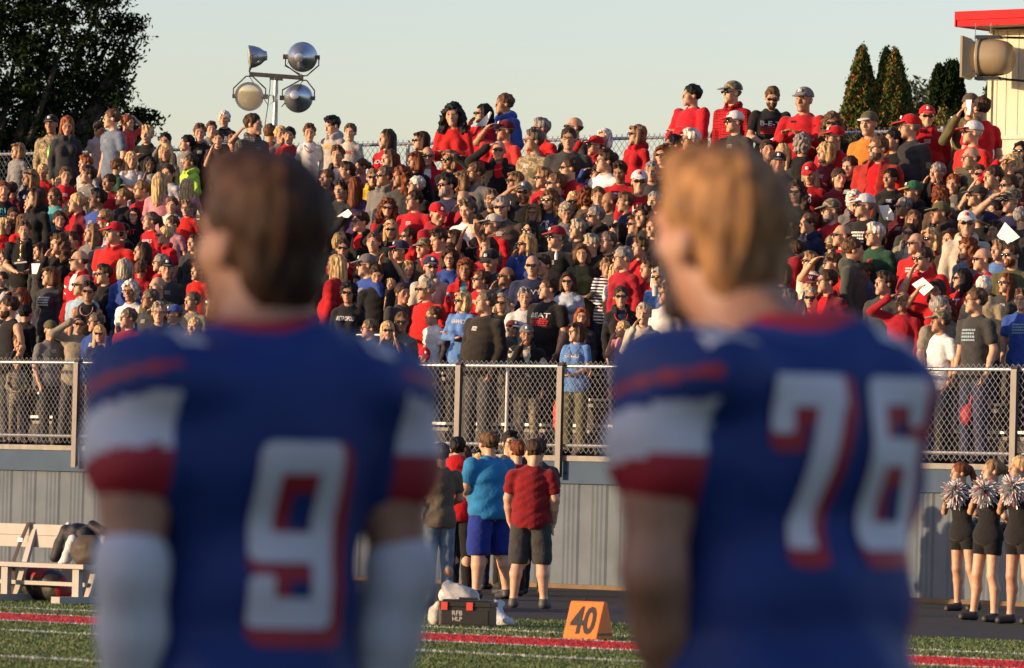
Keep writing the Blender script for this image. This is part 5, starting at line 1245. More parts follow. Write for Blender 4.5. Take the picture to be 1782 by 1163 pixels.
# ------------------------------------------------------------ the two football players in front
M_jersey = P('jersey_blue', (.008, .032, .175), .65, noise=.12, nscale=6, bump=.3, bscale=14, spec=.35)
M_jred = P('jersey_red', (.34, .008, .022), .6, noise=.1, nscale=8); M_jwhite = P('jersey_white', (.62, .62, .66), .65, noise=.05, nscale=8)
def rect_sdf(x, y, x0, y0, x1, y1, r=.06):
    cx, cy, hx, hy = (x0+x1)/2, (y0+y1)/2, (x1-x0)/2-r, (y1-y0)/2-r
    qx, qy = np.abs(x-cx)-hx, np.abs(y-cy)-hy
    return np.sqrt(np.maximum(qx, 0)**2+np.maximum(qy, 0)**2)+np.minimum(np.maximum(qx, qy), 0)-r
def seg_sdf(x, y, a, b, r):
    dx, dy = b[0]-a[0], b[1]-a[1]; t = np.clip(((x-a[0])*dx+(y-a[1])*dy)/(dx*dx+dy*dy), 0, 1); return np.hypot(x-a[0]-t*dx, y-a[1]-t*dy)-r
def glyph(ch, x, y):      # unit box: x 0..1, y 0..1.75
    s = .275
    if ch == '9': parts = [rect_sdf(x, y, .0, 1.45, 1, 1.75, .14), rect_sdf(x, y, 0, .66, s, 1.75, .14), rect_sdf(x, y, 1-s, 0, 1, 1.75, .14), rect_sdf(x, y, 0, .62, 1, .90, .1), rect_sdf(x, y, 0, 0, 1, .28, .13), rect_sdf(x, y, 0, 0, s, .50, .08)]
    elif ch == '6': parts = [rect_sdf(x, y, .0, 1.47, 1, 1.75, .14), rect_sdf(x, y, 0, 0, s, 1.75, .14), rect_sdf(x, y, 1-s, 1.25, 1, 1.75, .12), rect_sdf(x, y, 0, .85, 1, 1.13, .1), rect_sdf(x, y, 1-s, 0, 1, 1.13, .14), rect_sdf(x, y, 0, 0, 1, .28, .13)]
    else: parts = [rect_sdf(x, y, -.02, 1.43, 1, 1.75, .06), rect_sdf(x, y, -.02, 1.15, .26, 1.75, .05), seg_sdf(x, y, (.80, 1.5), (.52, .16), .17), rect_sdf(x, y, .35, 0, .69, .3, .03)]
    return np.min(parts, 0)
def number_on(ch, x0, z0, wd, hg, grow, dx, dz, bv, off, name, mat, parent):
    n = 60; m = int(n*1.9); gx = np.linspace(-.25, 1.35, n); gz = np.linspace(-.3, 1.95, m); X, Z = np.meshgrid(gx, gz, indexing='ij')
    d = glyph(ch, X-dx, Z-dz)-grow; idx = {}; V, F = [], []
    def vert(i, j):
        if (i, j) not in idx:
            lx = -(x0+gx[i]*wd); lz = z0+gz[j]/1.75*hg; h = bv.ray_cast(Vector((lx, 1, lz)), Vector((0, -1, 0)))[0]
            idx[(i, j)] = len(V); V.append((lx, (h.y if h else .12)+off, lz))
        return idx[(i, j)]
    for i in range(n-1):
        for j in range(m-1):
            if (d[i:i+2, j:j+2].mean()) < 0: F.append((vert(i, j), vert(i, j+1), vert(i+1, j+1), vert(i+1, j)))
    return link(name, mkmesh(name, V, F, [mat], True), parent)
def player(X, Yd, ztop, alpha, turn, tilt, hairc, label, digits, sleeves, arm_l, arm_r, hs=1.15, wide=1.0, hoff=(0, 0, 0), trunk=1.1, wl=None, wr=None):
    wl = wl or wide; wr = wr or wide; wd2 = lambda s: wl if s > 0 else wr
    sc = ztop/1.85; c = np.array([0, -.02, 1.85-.132*hs])+np.array(hoff); R = RZ(rad(turn)) @ RX(rad(tilt)); add, fine, soc = head_prims(c, R, hs)
    B = dict(sh=.2); t = [ELL((0, .005, 1.34), (.17*trunk, .125, .21)), ELL((0, 0, 1.14), (.15*trunk, .115*trunk, .17)), ELL((0, .01, .98), (.165*trunk, .125*trunk, .14)), CAP((-.15, .01, 1.47), (.15, .01, 1.47), .06), CAP((-.06, .02, 1.52), (.06, .02, 1.52), .055)]
    legs = []
    for s in (-1, 1): legs += [CAP((s*.095, .01, .95), (s*.12, -.01, .52), .092, .062), CAP((s*.12, -.01, .52), (s*.13, .03, .38), .06, .062), CAP((s*.13, .03, .38), (s*.14, .02, .09), .06, .038)]
    ft = []
    for s in (-1, 1): ft += [CAP((s*.14, .04, .05), (s*.16, -.13, .04), .045, .038)]
    ar = [[np.array(v, float) for v in arm_l], [np.array(v, float) for v in arm_r]]
    pr = t+legs+ft+[CAP((0, .02, 1.48), c+R@np.array([0, .03, -.06])*hs, .078, .066), CAP((-.09, .02, 1.50), c+R@np.array([0, .03, -.09])*hs, .05, .05), CAP((.09, .02, 1.50), c+R@np.array([0, .03, -.09])*hs, .05, .05)]; hands = []
    for s, a in zip((-1, 1), ar): pr += arm_prims(a, 1.22); hands += hand_prims(a[2], a[3], 1.0, side=s)
    V, F = sdf_two(pr+add, fine+hands, soc, .010)
    cen = V[F].mean(1); q = (cen-c)@R/hs; axx = np.abs(q[:, 0]); fm = np.zeros(len(F), int); fr = q[:, 1] < -.06
    fm[fr & (axx < .021) & (q[:, 2] < -.050) & (q[:, 2] > -.064)] = 1; fm[fr & (axx > .014) & (axx < .047) & (q[:, 2] > .030) & (q[:, 2] < .040)] = 2; fm[fr & (axx > .019) & (axx < .043) & (np.abs(q[:, 2]-.012) < .0065)] = 3
    body = link('person', mkmesh('player_body', V, F, [M_skin, M_lip, M_brow, M_eye], True, fm)); setcol(body, (.40, .20, .12))
    body.matrix_world = Matrix.Translation((X, Yd, 0)) @ Matrix.Rotation(rad(180+alpha), 4, 'Z') @ Matrix.Diagonal((sc,)*3).to_4x4()
    setp(body, label, 'player')
    # jersey over shoulder pads
    jp = list(t); jp += [ELL((-.155*wr, .0, 1.475), (.125, .145, .078)), ELL((.155*wl, .0, 1.475), (.125, .145, .078)), ELL((0, .06, 1.40), (.19, .10, .14)), ELL((0, .025, 1.525), (.115, .085, .05))]
    for s, a in zip((-1, 1), ar):
        S = np.array((s*.212*wd2(s), -.05 if (s < 0 and '76' in label) else .0, 1.455)); E = a[1]; d = (E-S)/np.linalg.norm(E-S); jp += [CAP(S, S+d*.105, .074, .080)]
    jc = [lambda x, y, z: .86-z+0*x+0*y]
    V, F = sdf(jp, .010, e=.012, k=.035, cuts=jc, noise=folds(21, .011, 15), sub=[ELL((0, -.02, 1.655), (.09, .10, .095))])
    cen = V[F].mean(1); fm = np.zeros(len(F), int)
    for s, a in zip((-1, 1), ar):
        S = np.array((s*.212*wd2(s), -.05 if (s < 0 and '76' in label) else .0, 1.455)); E = a[1]; d = (E-S)/np.linalg.norm(E-S); tt = (cen-S)@d+.22*(cen[:, 1]-.03); sd_ = (cen[:, 0]*s > .175*wd2(s)+.02)
        if not (s < 0 and '76' in label): fm[sd_ & (tt > .035+.12*(cen[:, 1]+.0)*0) & (tt < .115)] = 1
        fm[sd_ & (tt >= .115)] = 2; fm[sd_ & (tt > -.012) & (tt < .003)] = 2
        fm[(cen[:, 0]*s > .135) & (cen[:, 2] < 1.33) & (cen[:, 2] > .8) & (tt < .12) & ~sd_ & (np.abs(cen[:, 1]) < .075)] = 2
    rr_ = np.hypot(cen[:, 0]/.105, (cen[:, 1]+.01)/.115); fm[(rr_ < 1) & (cen[:, 2] > 1.53)] = 2
    jersey = link('jersey', mkmesh('jersey', V, F, [M_jersey, M_jwhite, M_jred], True, fm), body)
    bv = BVHTree.FromPolygons([tuple(v) for v in V.tolist()], [tuple(f) for f in F.tolist()])
    for ch_, x0, z0, wd, hg in digits:
        number_on(ch_, x0, z0, wd, hg, .095, .09, -.09, bv, .0035, 'number_outline', M_jred, jersey); number_on(ch_, x0, z0, wd, hg, 0, 0, 0, bv, .0075, 'number', M_jwhite, jersey)
    for sx in (-1, 1):      # small numbers on top of the shoulders
        V2, F2 = [], []; n = 34; gx = np.linspace(-.1, 2.3 if len(digits) > 1 else 1.1, n); gy = np.linspace(-.1, 1.85, n); Xg, Yg = np.meshgrid(gx, gy, indexing='ij')
        dd = glyph(digits[0][0], Xg, Yg) if len(digits) < 2 else np.minimum(glyph(digits[0][0], Xg, Yg), glyph(digits[1][0], Xg-1.2, Yg))
        for i in range(n):
            for j in range(n):
                lx, ly = sx*.165*wd2(sx)-(gx[i]-gx[-1]/2)*.045, .075-gy[j]*.055*-1-.05
                h_ = bv.ray_cast(Vector((lx, ly, 2)), Vector((0, 0, -1)))[0]; V2.append((lx, ly, (h_.z if h_ else 1.5)+.004))
        for i in range(n-1):
            for j in range(n-1):
                if dd[i:i+2, j:j+2].mean() < 0: F2.append((i*n+j, i*n+j+1, (i+1)*n+j+1, (i+1)*n+j))
        link('shoulder_number', mkmesh('shoulder_number', V2, F2, [M_jwhite], True), jersey)
    # trousers
    pp = [ELL((0, .01, .97), (.17, .13, .13))]
    for s in (-1, 1): pp += [CAP((s*.095, .01, .95), (s*.12, -.01, .50), .098, .068)]
    V, F = sdf(pp, .013, e=.006, cuts=[lambda x, y, z: .42-z+0*x+0*y, lambda x, y, z: z-1.05+0*x+0*y], k=.025, noise=folds(6, .004, 14)); o = link('football_trousers', mkmesh('trousers', V, F, [M_jwhite], True), body)
    V, F = sdf(ft+[CAP((s*.135, .03, .36), (s*.14, .02, .09), .064, .042) for s in (-1, 1)], .013, e=.008, cuts=[lambda x, y, z: .004-z+0*x+0*y]); o = link('socks_and_boots', mkmesh('boots', V, F, [M_black], True), body)
    if sleeves:
        for s, a in zip((-1, 1), ar):
            S, E, Wr, H = a; V, F = sdf([CAP(S*.06+E*.94, E, .056, .052), CAP(E, E*.6+Wr*.4, .052, .050), CAP(E*.6+Wr*.4, Wr, .050, .036)], .010, e=.006, k=.02, noise=folds(9, .002, 30)); link('arm_sleeve', mkmesh('arm_sleeve', V, F, [M_jwhite], True), body)
    hh = [ELL((0, .020, .048), (.085, .106, .094)), ELL((0, -.03, .105), (.065, .065, .04)), ELL((0, .06, -.03), (.07, .05, .065))]
    V, F = sdf(hh, .009, cuts=[lambda x, y, z: (-.090-z)+0*x+0*y, lambda x, y, z: np.minimum(.02-z+0*y, -.012-y+0*z)+0*x], sub=[ELL((0, -.098, -.045), (.078, .085, .125))], noise=rough(31, .005, 120, .7))
    M = Matrix.Translation(Vector(c)) @ Matrix([list(r) for r in R]).to_4x4() @ Matrix.Diagonal((hs, hs, hs, 1))
    o = link('hair', mkmesh('hair', V, F, [M_hair], True), body, ml=M); setcol(o, hairc); return body
player((456-CX)/FPX*9.15, 9.15, 1.82, 27, 12, -4, (.05, .022, .010), 'brown haired player in blue jersey number 9 with long white arm sleeves, back to us',
       [('9', -.070, 1.083, .145, .30)], True,
       ((-.215, .0, 1.44), (-.245, .04, 1.17), (-.215, -.02, .92), (-.205, -.05, .84)), ((.215, .0, 1.44), (.238, .04, 1.17), (.20, -.03, .92), (.19, -.06, .84)), wide=1.02)
player((1386-CX)/FPX*9.15, 9.15, 1.85, 32, 8, -2, (.26, .13, .05), 'sandy haired player in blue jersey number 76 with bare arms, back to us',
       [('7', -.140, 1.212, .120, .275), ('6', .028, 1.212, .120, .275)], False,
       ((-.17, -.04, 1.44), (-.18, -.18, 1.18), (-.15, -.27, 1.0), (-.13, -.33, .95)), ((.25, .0, 1.44), (.272, .01, 1.17), (.15, -.10, .94), (.12, -.14, .87)), wide=1.10, wl=1.2, wr=.8, hoff=(.06, -.125, 0), trunk=1.36)

# ------------------------------------------------------------ small group on the track
COL.update(cyan=(.02, .19, .42), taupe=(.13, .105, .075), deepred=(.20, .006, .010), royal=(.012, .03, .24), jeans=(.14, .20, .28))  # the big man's red tee is darkened to carry the shade on him
def stander(x, yf, yt, cls, pose, top, hair, face, ex, label, bot, bk='trousers', shoes=(.02, .02, .022), turn=None, tilt=0, stance=0, grp='people standing on the track below the stand', bm=None, skin=None, h=.011):
    g = at_ground(x, yf); t = 0
    if turn is not None: t = turn
    elif 38 <= abs(face) <= 100: t = 28 if face > 0 else -28
    p = at_Y(x, yt, g.y); sc = (p.z-.012)/1.75
    wd_ = 1.14 if 'bright blue tee and royal' in label else 1
    return person(Vector((p.x, g.y, .004)), rad(face-t), sc, cls, pose, top, hair, t, ex, label, wide=wd_, bot=bot, bottomkind=bk, shoes=shoes, tilt=tilt, stance=stance, group=grp, botmat=bm or M_cloth, skin=skin, h=h)
G1 = stander(852, 1044, 750, 'h', 'f', 'tee.cyan', 'short.brown', 205, 'big', 'big man in bright blue tee and royal blue shorts, back to us', COL['royal'], 'shorts', stance=.05, turn=-10)
G2 = stander(928, 1060, 765, 'h', 'd', 'tee.deepred', 'short.dbrown', -150, 'big', 'big man in plain dark red tee and black shorts with head bowed', COL['dgrey'], 'shorts', shoes=(.06, .06, .06), stance=.04, turn=38, tilt=16)
G3 = stander(768, 1054, 770, 'm', 'f', 'tee.taupe', 'short.dbrown', 195, '-', 'man in taupe tee and light jeans holding a white paper', COL['jeans'], bm=M_denim, turn=0)
stander(798, 1034, 760, 'w', 'd', 'hood.red', 'short.black', 170, '-', 'dark haired person in red hoodie between the taupe tee and bright blue tee', COL['black'], turn=0)
stander(808, 1030, 775, 'w', 'd', 'long.red', 'long.dbrown', 180, '-', 'woman with straight brown hair down her back left of the bright blue tee', COL['black'], turn=0)
stander(836, 1026, 788, 'w', 'd', 'tee.white', 'long.blond', 160, '-', 'blond person almost hidden behind the big man in bright blue', COL['navy'], turn=0)
stander(888, 1028, 750, 'm', 'f', 'tee.dgrey', 'short.black', 20, 'e', 'dark haired young man with glasses facing us behind the group', COL['black'])
stander(901, 1038, 766, 'm', 'd', 'tee.red', 'short.auburn', -150, '-', 'short auburn haired person in red beside the bowed big man', COL['black'], turn=0)
stander(938, 1036, 762, 'm', 'd', 'tee.dgrey', 'short.dbrown', 175, '-', 'dark head just behind the bowed big man in dark red', COL['black'], turn=0)

# ------------------------------------------------------------ cheerleaders
M_pw = P('pompom_white', (.72, .71, .69), .45); M_pr = P('pompom_red', (.45, .01, .03), .45)
def pompom(p, r, label, seed):
    rr = np.random.default_rng(seed); n = 640; d = rr.normal(size=(n, 3)); d /= np.linalg.norm(d, axis=1)[:, None]; e = np.cross(d, rr.normal(size=(n, 3))); e /= np.linalg.norm(e, axis=1)[:, None]
    L_ = r*rr.uniform(.65, 1.15, n)[:, None]; w_ = .007; dr = np.array([0, 0, -1.])*r*rr.uniform(0, .35, n)[:, None]; b = d*r*.08
    V = np.stack([b-e*w_, b+e*w_, d*L_*.6+e*w_+dr*.2, d*L_*.6-e*w_+dr*.2, d*L_+e*w_*.8+dr, d*L_-e*w_*.8+dr], 1).reshape(-1, 3)
    F = np.concatenate([np.arange(n)[:, None]*6+np.array([[0, 1, 2, 3]]), np.arange(n)[:, None]*6+np.array([[3, 2, 4, 5]])]); fm = np.tile((rr.uniform(size=n) < .09).astype(int), 2)
    o = link('pom_pom', mkmesh('pom_pom', V, F, [M_pw, M_pr], False, fm), loc=p); return setp(o, label, 'pom-pom', 'pom-poms held by the cheerleaders')
def cheer(x, yf, yt, hair, label, tag, seed, bend):
    o = stander(x, yf, yt, 'w', 'q', 'tee.black', 'pony.'+hair, -78, '-', label, (.008, .008, .009), 'brief', shoes=(.02, .018, .016), stance=.05, grp='cheerleaders lined up on the track', skin='l')
    bpy.context.view_layer.update(); mw = o.matrix_world
    pompom(mw @ Vector((.10, -.20, 1.415)), .155, 'white and red pom-pom held up under the chin of the '+tag, seed); pompom(mw @ Vector((.02, .27, 1.02)), .125, 'white and red pom-pom held low behind the back of the '+tag, seed+1); return o
cheer(1672, 1064, 803, 'auburn', 'cheerleader in black with auburn ponytail, nearest the right player\'s arm', 'auburn cheerleader', 11, 0)
cheer(1728, 1083, 798, 'dblond', 'cheerleader in black with streaked fair ponytail, middle of the visible three', 'middle cheerleader', 21, 0)
cheer(1776, 1087, 792, 'blond', 'cheerleader in black with golden hair at the right picture edge', 'golden haired cheerleader', 31, 0)
#cheer(1630, 1058, 806, 'brown', 'cheerleader in black mostly hidden behind the right player\'s arm', 'hidden cheerleader', 41, 0)

# ------------------------------------------------------------ bench with jacket, strap and bag
M_bench = P('bench_white', (.38, .36, .33), .7, noise=.08, nscale=4)
yb = at_ground(60, 1047).y; pB = at_ground(60, 1047); vB = V_of(pB); aB = A_of(pB); sB = FPX/yb
bench = empty('team_bench', pB); setp(bench, 'long white team bench with backrest on the far sideline at the left', 'bench'); bpy.context.view_layer.update()
def az(x, y, v=None): p = at_v(x, y, vB if v is None else v); return A_of(p), p.z
aL, aR = az(-230, 960)[0], az(172, 960)[0]; zt_, zbk = az(80, 913, vB+.25)[1], az(80, 953, vB+.25)[1]; zs = az(60, 979)[1]
mb = MB(); mb.sbox(aL, az(170, 930, vB+.25)[0], vB+.24, vB+.28, zbk, zt_-.115); mb.sbox(aL, az(170, 930, vB+.25)[0], vB+.238, vB+.282, zt_-.11, zt_); child_of(mb.build('backrest', M_bench), bench)
mb = MB(); mb.sbox(aL, aR, vB-.22, vB+.06, zs-.045, zs); child_of(mb.build('seat', M_bench), bench)
for xx in (-130, 28, 152):
    a_ = az(xx, 1000)[0]; mb = MB(); mb.quadbox(W(a_, vB-.14, zs/2-.02), U*.045, N*.03, Vector((0, 0, zs/2-.03))); 
    mb.quadbox(W(a_, vB+.12, (zt_-.05)/2), U*.035, N*.02, W(0, .13, (zt_-.05)/2)-W(0, 0, 0)); mb.sbox(a_-.06, a_+.06, vB-.45, vB+.35, .004, .07)
    child_of(mb.build('leg', M_bench), bench)
mb = MB(); mb.sbox(az(-120, 1000)[0], az(150, 1000)[0], vB-.02, vB+.03, .17, .21); child_of(mb.build('stretcher', M_bench), bench)
def blob(name, prims, mats, h, label, cat, k=.03, nz=None, fm=None, cuts=(), e=0, M=None):
    V, F = sdf(prims, h, k=k, noise=nz, cuts=cuts, e=e); 
    return setp(link(name, mkmesh(name, V, F, mats, True, None if fm is None else fm(V[F].mean(1))), mw=M), label, cat)
MU = lambda p: Matrix(((U.x, N.x, 0, p.x), (U.y, N.y, 0, p.y), (0, 0, 1, p.z), (0, 0, 0, 1)))
pj = W(az(118, 930)[0], vB+.20, zt_-.12)
blob('jacket', [ELL((0, .0, .08), (.20, .10, .06)), CAP((-.13, -.09, .06), (-.21, -.16, -.20), .075, .06), CAP((.0, -.08, .05), (-.03, -.13, -.15), .09, .07), CAP((.13, -.08, .05), (.10, -.12, -.10), .07, .06), CAP((.15, 0, .10), (.3, .0, .08), .07, .05)], [P('jacket_black', (.008, .008, .010), .7, noise=.2, bump=.5, bscale=14)], .014, 'crumpled black jacket thrown over the backrest of the bench', 'jacket', nz=folds(4, .014, 22), M=MU(pj))
blob('towel', [CAP((.03, -.16, -.02), (.0, -.21, -.22), .055, .05), CAP((-.01, -.2, -.2), (-.04, -.24, -.30), .05, .045), CAP((-.16, -.03, .12), (-.12, -.05, .06), .03)], [P('towel_white', (.62, .62, .62), .9, bump=.5, bscale=60)], .012, 'white towel hanging from under the black jacket on the bench', 'towel', nz=folds(8, .010, 30), M=MU(pj))
mb = MB(); q0 = W(az(24, 912)[0], vB+.215, zt_+.01); q1 = W(az(12, 975)[0], vB+.10, zs+.01); mb.tube([q0+N*.08, q0, q0.lerp(q1, .5)-N*.01, q1, q1-Vector((0, 0, .35))], .03, 6, flat=.2)
mb.quadbox(q0.lerp(q1, .45)-N*.02, U*.03, N*.008, Vector((0, 0, .018)), 1)
bag = empty('sports_bag', W(az(40, 1015)[0], vB+.25, 0)); setp(bag, 'black and red sports bag under the bench with a strap over the backrest', 'bag'); bpy.context.view_layer.update()
child_of(mb.build('strap', [P('webbing', (.035, .025, .02), .8), M_galv]), bag)
V, F = sdf([ELL((0, 0, .17), (.34, .16, .17)), ELL((-.12, 0, .27), (.18, .13, .10)), ELL((.2, 0, .12), (.18, .15, .13))], .015, k=.05, noise=folds(2, .012, 16), cuts=[lambda x, y, z: .01-z+0*x+0*y]); cn = V[F].mean(1)
child_of(link('body', mkmesh('bag', V, F, [P('bag_black', (.012, .011, .011), .6, noise=.2, bump=.4, bscale=20), P('bag_red', (.32, .01, .015), .6)], True, ((cn[:, 2] > .24) & (cn[:, 0] < .12) | (cn[:, 0] > .30)).astype(int)), mw=MU(W(az(40, 1015)[0], vB+.28, 0))), bag)
blob('equipment_bag', [ELL((0, 0, .14), (.20, .12, .16)), CAP((-.1, 0, .22), (.1, 0, .24), .05)], [P('bag_brown', (.05, .035, .022), .7, noise=.2, bump=.5, bscale=12)], .014, 'small brown bag slumped on the bench right of the jacket', 'bag', nz=folds(3, .012, 16), M=MU(W(az(156, 970)[0], vB-.05, zs)))

# ------------------------------------------------------------ toolbox, bag, towel, marker
pT = at_ground(808, 1090); vT_, aT = V_of(pT), A_of(pT); sT = FPX/pT.y; wT = 96/sT/.98; hT = 46/sT
tb = empty('tool_box', pT); setp(tb, 'black plastic toolbox with two orange-red latches on the turf', 'toolbox'); bpy.context.view_layer.update()
M_tb = P('box_black', (.02, .018, .014), .35, noise=.1, nscale=8, spec=.5)
Mt = Matrix.Translation(pT) @ Matrix.Rotation(rad(-14), 4, 'Z')       # turned a little away from the line
def bbox(mb, lo, hi, mi=0): c = Mt @ Vector([(a+b)/2 for a, b in zip(lo, hi)]); r3 = Mt.to_3x3(); return mb.quadbox(c, r3 @ Vector(((hi[0]-lo[0])/2, 0, 0)), r3 @ Vector((0, (hi[1]-lo[1])/2, 0)), r3 @ Vector((0, 0, (hi[2]-lo[2])/2)), mi)
mb = MB(); bbox(mb, (-.24, 0, 0), (.24, .25, hT*.72)); bbox(mb, (-.225, -.006, .015), (.225, -.0, hT*.62)); o_ = child_of(mb.build('body', M_tb), tb)
bv_ = o_.modifiers.new('b', 'BEVEL'); bv_.width = .006; bv_.segments = 2
mb = MB(); bbox(mb, (-.248, -.008, hT*.725), (.248, .258, hT*.93)); bbox(mb, (-.22, .01, hT*.932), (.22, .24, hT)); bbox(mb, (-.09, .10, hT), (.09, .14, hT+.02)); o_ = child_of(mb.build('lid', M_tb), tb); bv_ = o_.modifiers.new('b', 'BEVEL'); bv_.width = .006; bv_.segments = 2
for s in (-.19, .05): mb = MB(); bbox(mb, (s-.03, -.022, hT*.60), (s+.03, -.0085, hT*.90)); child_of(mb.build('latch', P('latch_orange', (.62, .06, .03), .4)), tb)
co, F_ = text_geo('RFB'); co = co*.062; co2, F2 = text_geo('HLP'); co2 = co2*.055
mb = MB(); mb.v = [Mt @ Vector((c[0]-.07, -.0075, c[1]+hT*.48)) for c in co]+[Mt @ Vector((c[0]-.07, -.0075, c[1]+hT*.26)) for c in co2]; mb.f = list(F_)+[tuple(i+len(co) for i in f) for f in F2]; mb.m = [0]*len(mb.f)
child_of(mb.build('lettering', P('paint_pen', (.45, .43, .38), .7)), tb)
M_plas = P('clear_bag', (.62, .62, .62), .25, noise=.1, nscale=10, bump=.6, bscale=18, spec=.8)
nt_ = M_plas.node_tree; b_ = nt_.nodes['Principled BSDF']; b_.inputs['Transmission Weight'].default_value = .5; b_.inputs['IOR'].default_value = 1.15
pG = at_ground(800, 1084); blob('plastic_bag', [ELL((-.0, 0, .18), (.22, .16, .17)), ELL((-.10, 0, .30), (.12, .11, .09)), CAP((.05, 0, .25), (.24, 0, .17), .06, .04), CAP((-.14, 0, .33), (-.13, 0, .38), .04, .025)], [M_plas], .013, 'clear plastic bag standing behind the toolbox', 'bag', nz=folds(13, .018, 24), M=MU(pG))
blob('balls_in_bag', [ELL((-.13, -.02, .25), (.10, .09, .09)), ELL((.0, -.02, .22), (.09, .08, .08))], [P('cup_white', (.7, .66, .58), .6, noise=.1, nscale=20)], .013, 'pale bundle inside the clear plastic bag', 'bundle', M=MU(pG))
pW_ = at_ground(872, 1089); blob('towel', [CAP((-.11, .05, .19), (-.05, 0, .10), .05, .05), CAP((-.06, 0, .1), (.05, -.02, .05), .06, .05), CAP((0, .0, .05), (.10, 0, .04), .05, .035), CAP((-.1, .1, .21), (-.14, .15, .2), .03)], [P('towel_cloth', (.55, .57, .62), .9, bump=.6, bscale=50)], .012, 'white towel dropped over the right end of the toolbox', 'towel', nz=folds(7, .016, 30), M=MU(pW_))
pS_ = at_ground(757, 1088); blob('sack', [ELL((0, 0, .09), (.07, .07, .10)), ELL((.03, 0, .17), (.04, .04, .05))], [P('sack_white', (.66, .60, .5), .8, bump=.4, bscale=30)], .012, 'small pale sack left of the toolbox', 'sack', nz=folds(12, .010, 24), M=MU(pS_))
# yard marker: an orange wedge
pM = at_ground(1008, 1113); sM = FPX/pM.y; hM = 66/sM; wM = 60/sM
mk = empty('yard_marker', pM); setp(mk, 'orange wedge shaped sideline marker with black number 40', 'marker'); bpy.context.view_layer.update()
M_or = P('orange_foam', (.95, .20, .02), .6, noise=.05, nscale=10); Mk = Matrix.Translation(pM) @ Matrix.Rotation(rad(-26), 4, 'Z')
dM = .36; pts = [(-.16, -.0, 0), (.16, -.0, 0), (.16, dM, 0), (-.16, dM, 0), (-.16+.0, dM*.42, hM), (.16, dM*.42, hM), (.16, dM*.58, hM), (-.16, dM*.58, hM)]
me = mkmesh('wedge', [tuple(Mk @ Vector(p)) for p in pts], [(0, 3, 2, 1), (0, 1, 5, 4), (1, 2, 6, 5), (2, 3, 7, 6), (3, 0, 4, 7), (4, 5, 6, 7)], [M_or]); o_ = child_of(link('body', me), mk); bv_ = o_.modifiers.new('b', 'BEVEL'); bv_.width = .010; bv_.segments = 3
co, F_ = text_geo('40', bold=.03); wd_ = co[:, 0].max()-co[:, 0].min(); hd_ = co[:, 1].max()-co[:, 1].min(); cx_ = (co[:, 0].max()+co[:, 0].min())/2; cy_ = (co[:, 1].max()+co[:, 1].min())/2
mb = MB(); 
for c in co:
    tx = (c[0]-cx_)/wd_*.235; tz = (c[1]-cy_)/hd_*hM*.74+hM*.5; mb.v.append(Mk @ Vector((tx, dM*.42*tz/hM-.004, tz+.001)))
mb.f = list(F_); mb.m = [0]*len(F_); child_of(mb.build('number', P('marker_ink', (.025, .02, .018), .7)), mk)
mb = MB(); mb.tube([Mk @ Vector((-.05, dM*.5, hM)), Mk @ Vector((-.03, dM*.5, hM+.03)), Mk @ Vector((.03, dM*.5, hM+.03)), Mk @ Vector((.05, dM*.5, hM))], .006, 6); bbox2 = Mk @ Vector((.163, dM*.5, .045)); mb.quadbox(bbox2, (Mk.to_3x3() @ Vector((.002, 0, 0))), Mk.to_3x3() @ Vector((0, dM*.38, 0)), Vector((0, 0, .011))); child_of(mb.build('handle', M_black), mk)

# ------------------------------------------------------------ things held in the crowd
def near(o, x, y, fwd=.30):      # a point beside person o, on the sight line through x, y
    v = V_of(o.matrix_world.translation)-fwd; return at_v(x, y, v)
def paper(who, corners, label, fwd=.30, name='paper_sheet', mat=None, curl=.02):
    o = find(who) if isinstance(who, str) else who; ps = [near(o, x, y, fwd+(curl if i % 2 else 0)) for i, (x, y) in enumerate(corners)]
    n = (ps[1]-ps[0]).cross(ps[2]-ps[1]).normalized()*.0015; b = [tuple(p-n) for p in ps]+[tuple(p+n) for p in ps]; k = len(ps)
    f = [tuple(range(k))[::-1], tuple(range(k, 2*k))]+[(i, (i+1) % k, (i+1) % k+k, i+k) for i in range(k)]
    return setp(link(name, mkmesh(name, b, f, [mat or M_paper])), label, 'paper')
bpy.context.view_layer.update()
paper('hiding her cheek', [(828, 219), (853, 194), (856, 196), (846, 220)], 'folded white sheet held beside the black haired woman in red')
paper('papers before his face', [(1681, 174), (1691, 174), (1692, 190), (1688, 200), (1682, 199)], 'white papers held up before the man in brown cap')
paper('hiding behind a raised', [(1587, 495), (1606, 483), (1625, 500), (1608, 515)], 'white sheet raised at an angle in front of the red polo')
paper('dark haired child behind the white sheet', [(1735, 410), (1749, 387), (1775, 413), (1749, 428)], 'large diamond-turned white sheet near the right picture edge')
paper('holding up a white paper', [(586, 377), (606, 364), (613, 372), (606, 379)], 'bent white paper above the man in the black vest')
paper('holding a gold figure trophy', [(55, 459), (74, 459), (74, 477), (56, 477)], 'square pale programme sheet below the trophy')
paper('moustached man in red polo', [(1529, 358), (1546, 357), (1562, 384), (1538, 383)], 'white board held low by the moustached man', fwd=.42)
paper('B-E-T print tee', [(1340, 243), (1362, 232), (1377, 239), (1360, 245)], 'white programme held by the man in the B-E-T tee', fwd=.35)
paper(G3, [(721, 875), (733, 873), (736, 903), (722, 903)], 'white paper held by the man in taupe tee', fwd=.2)
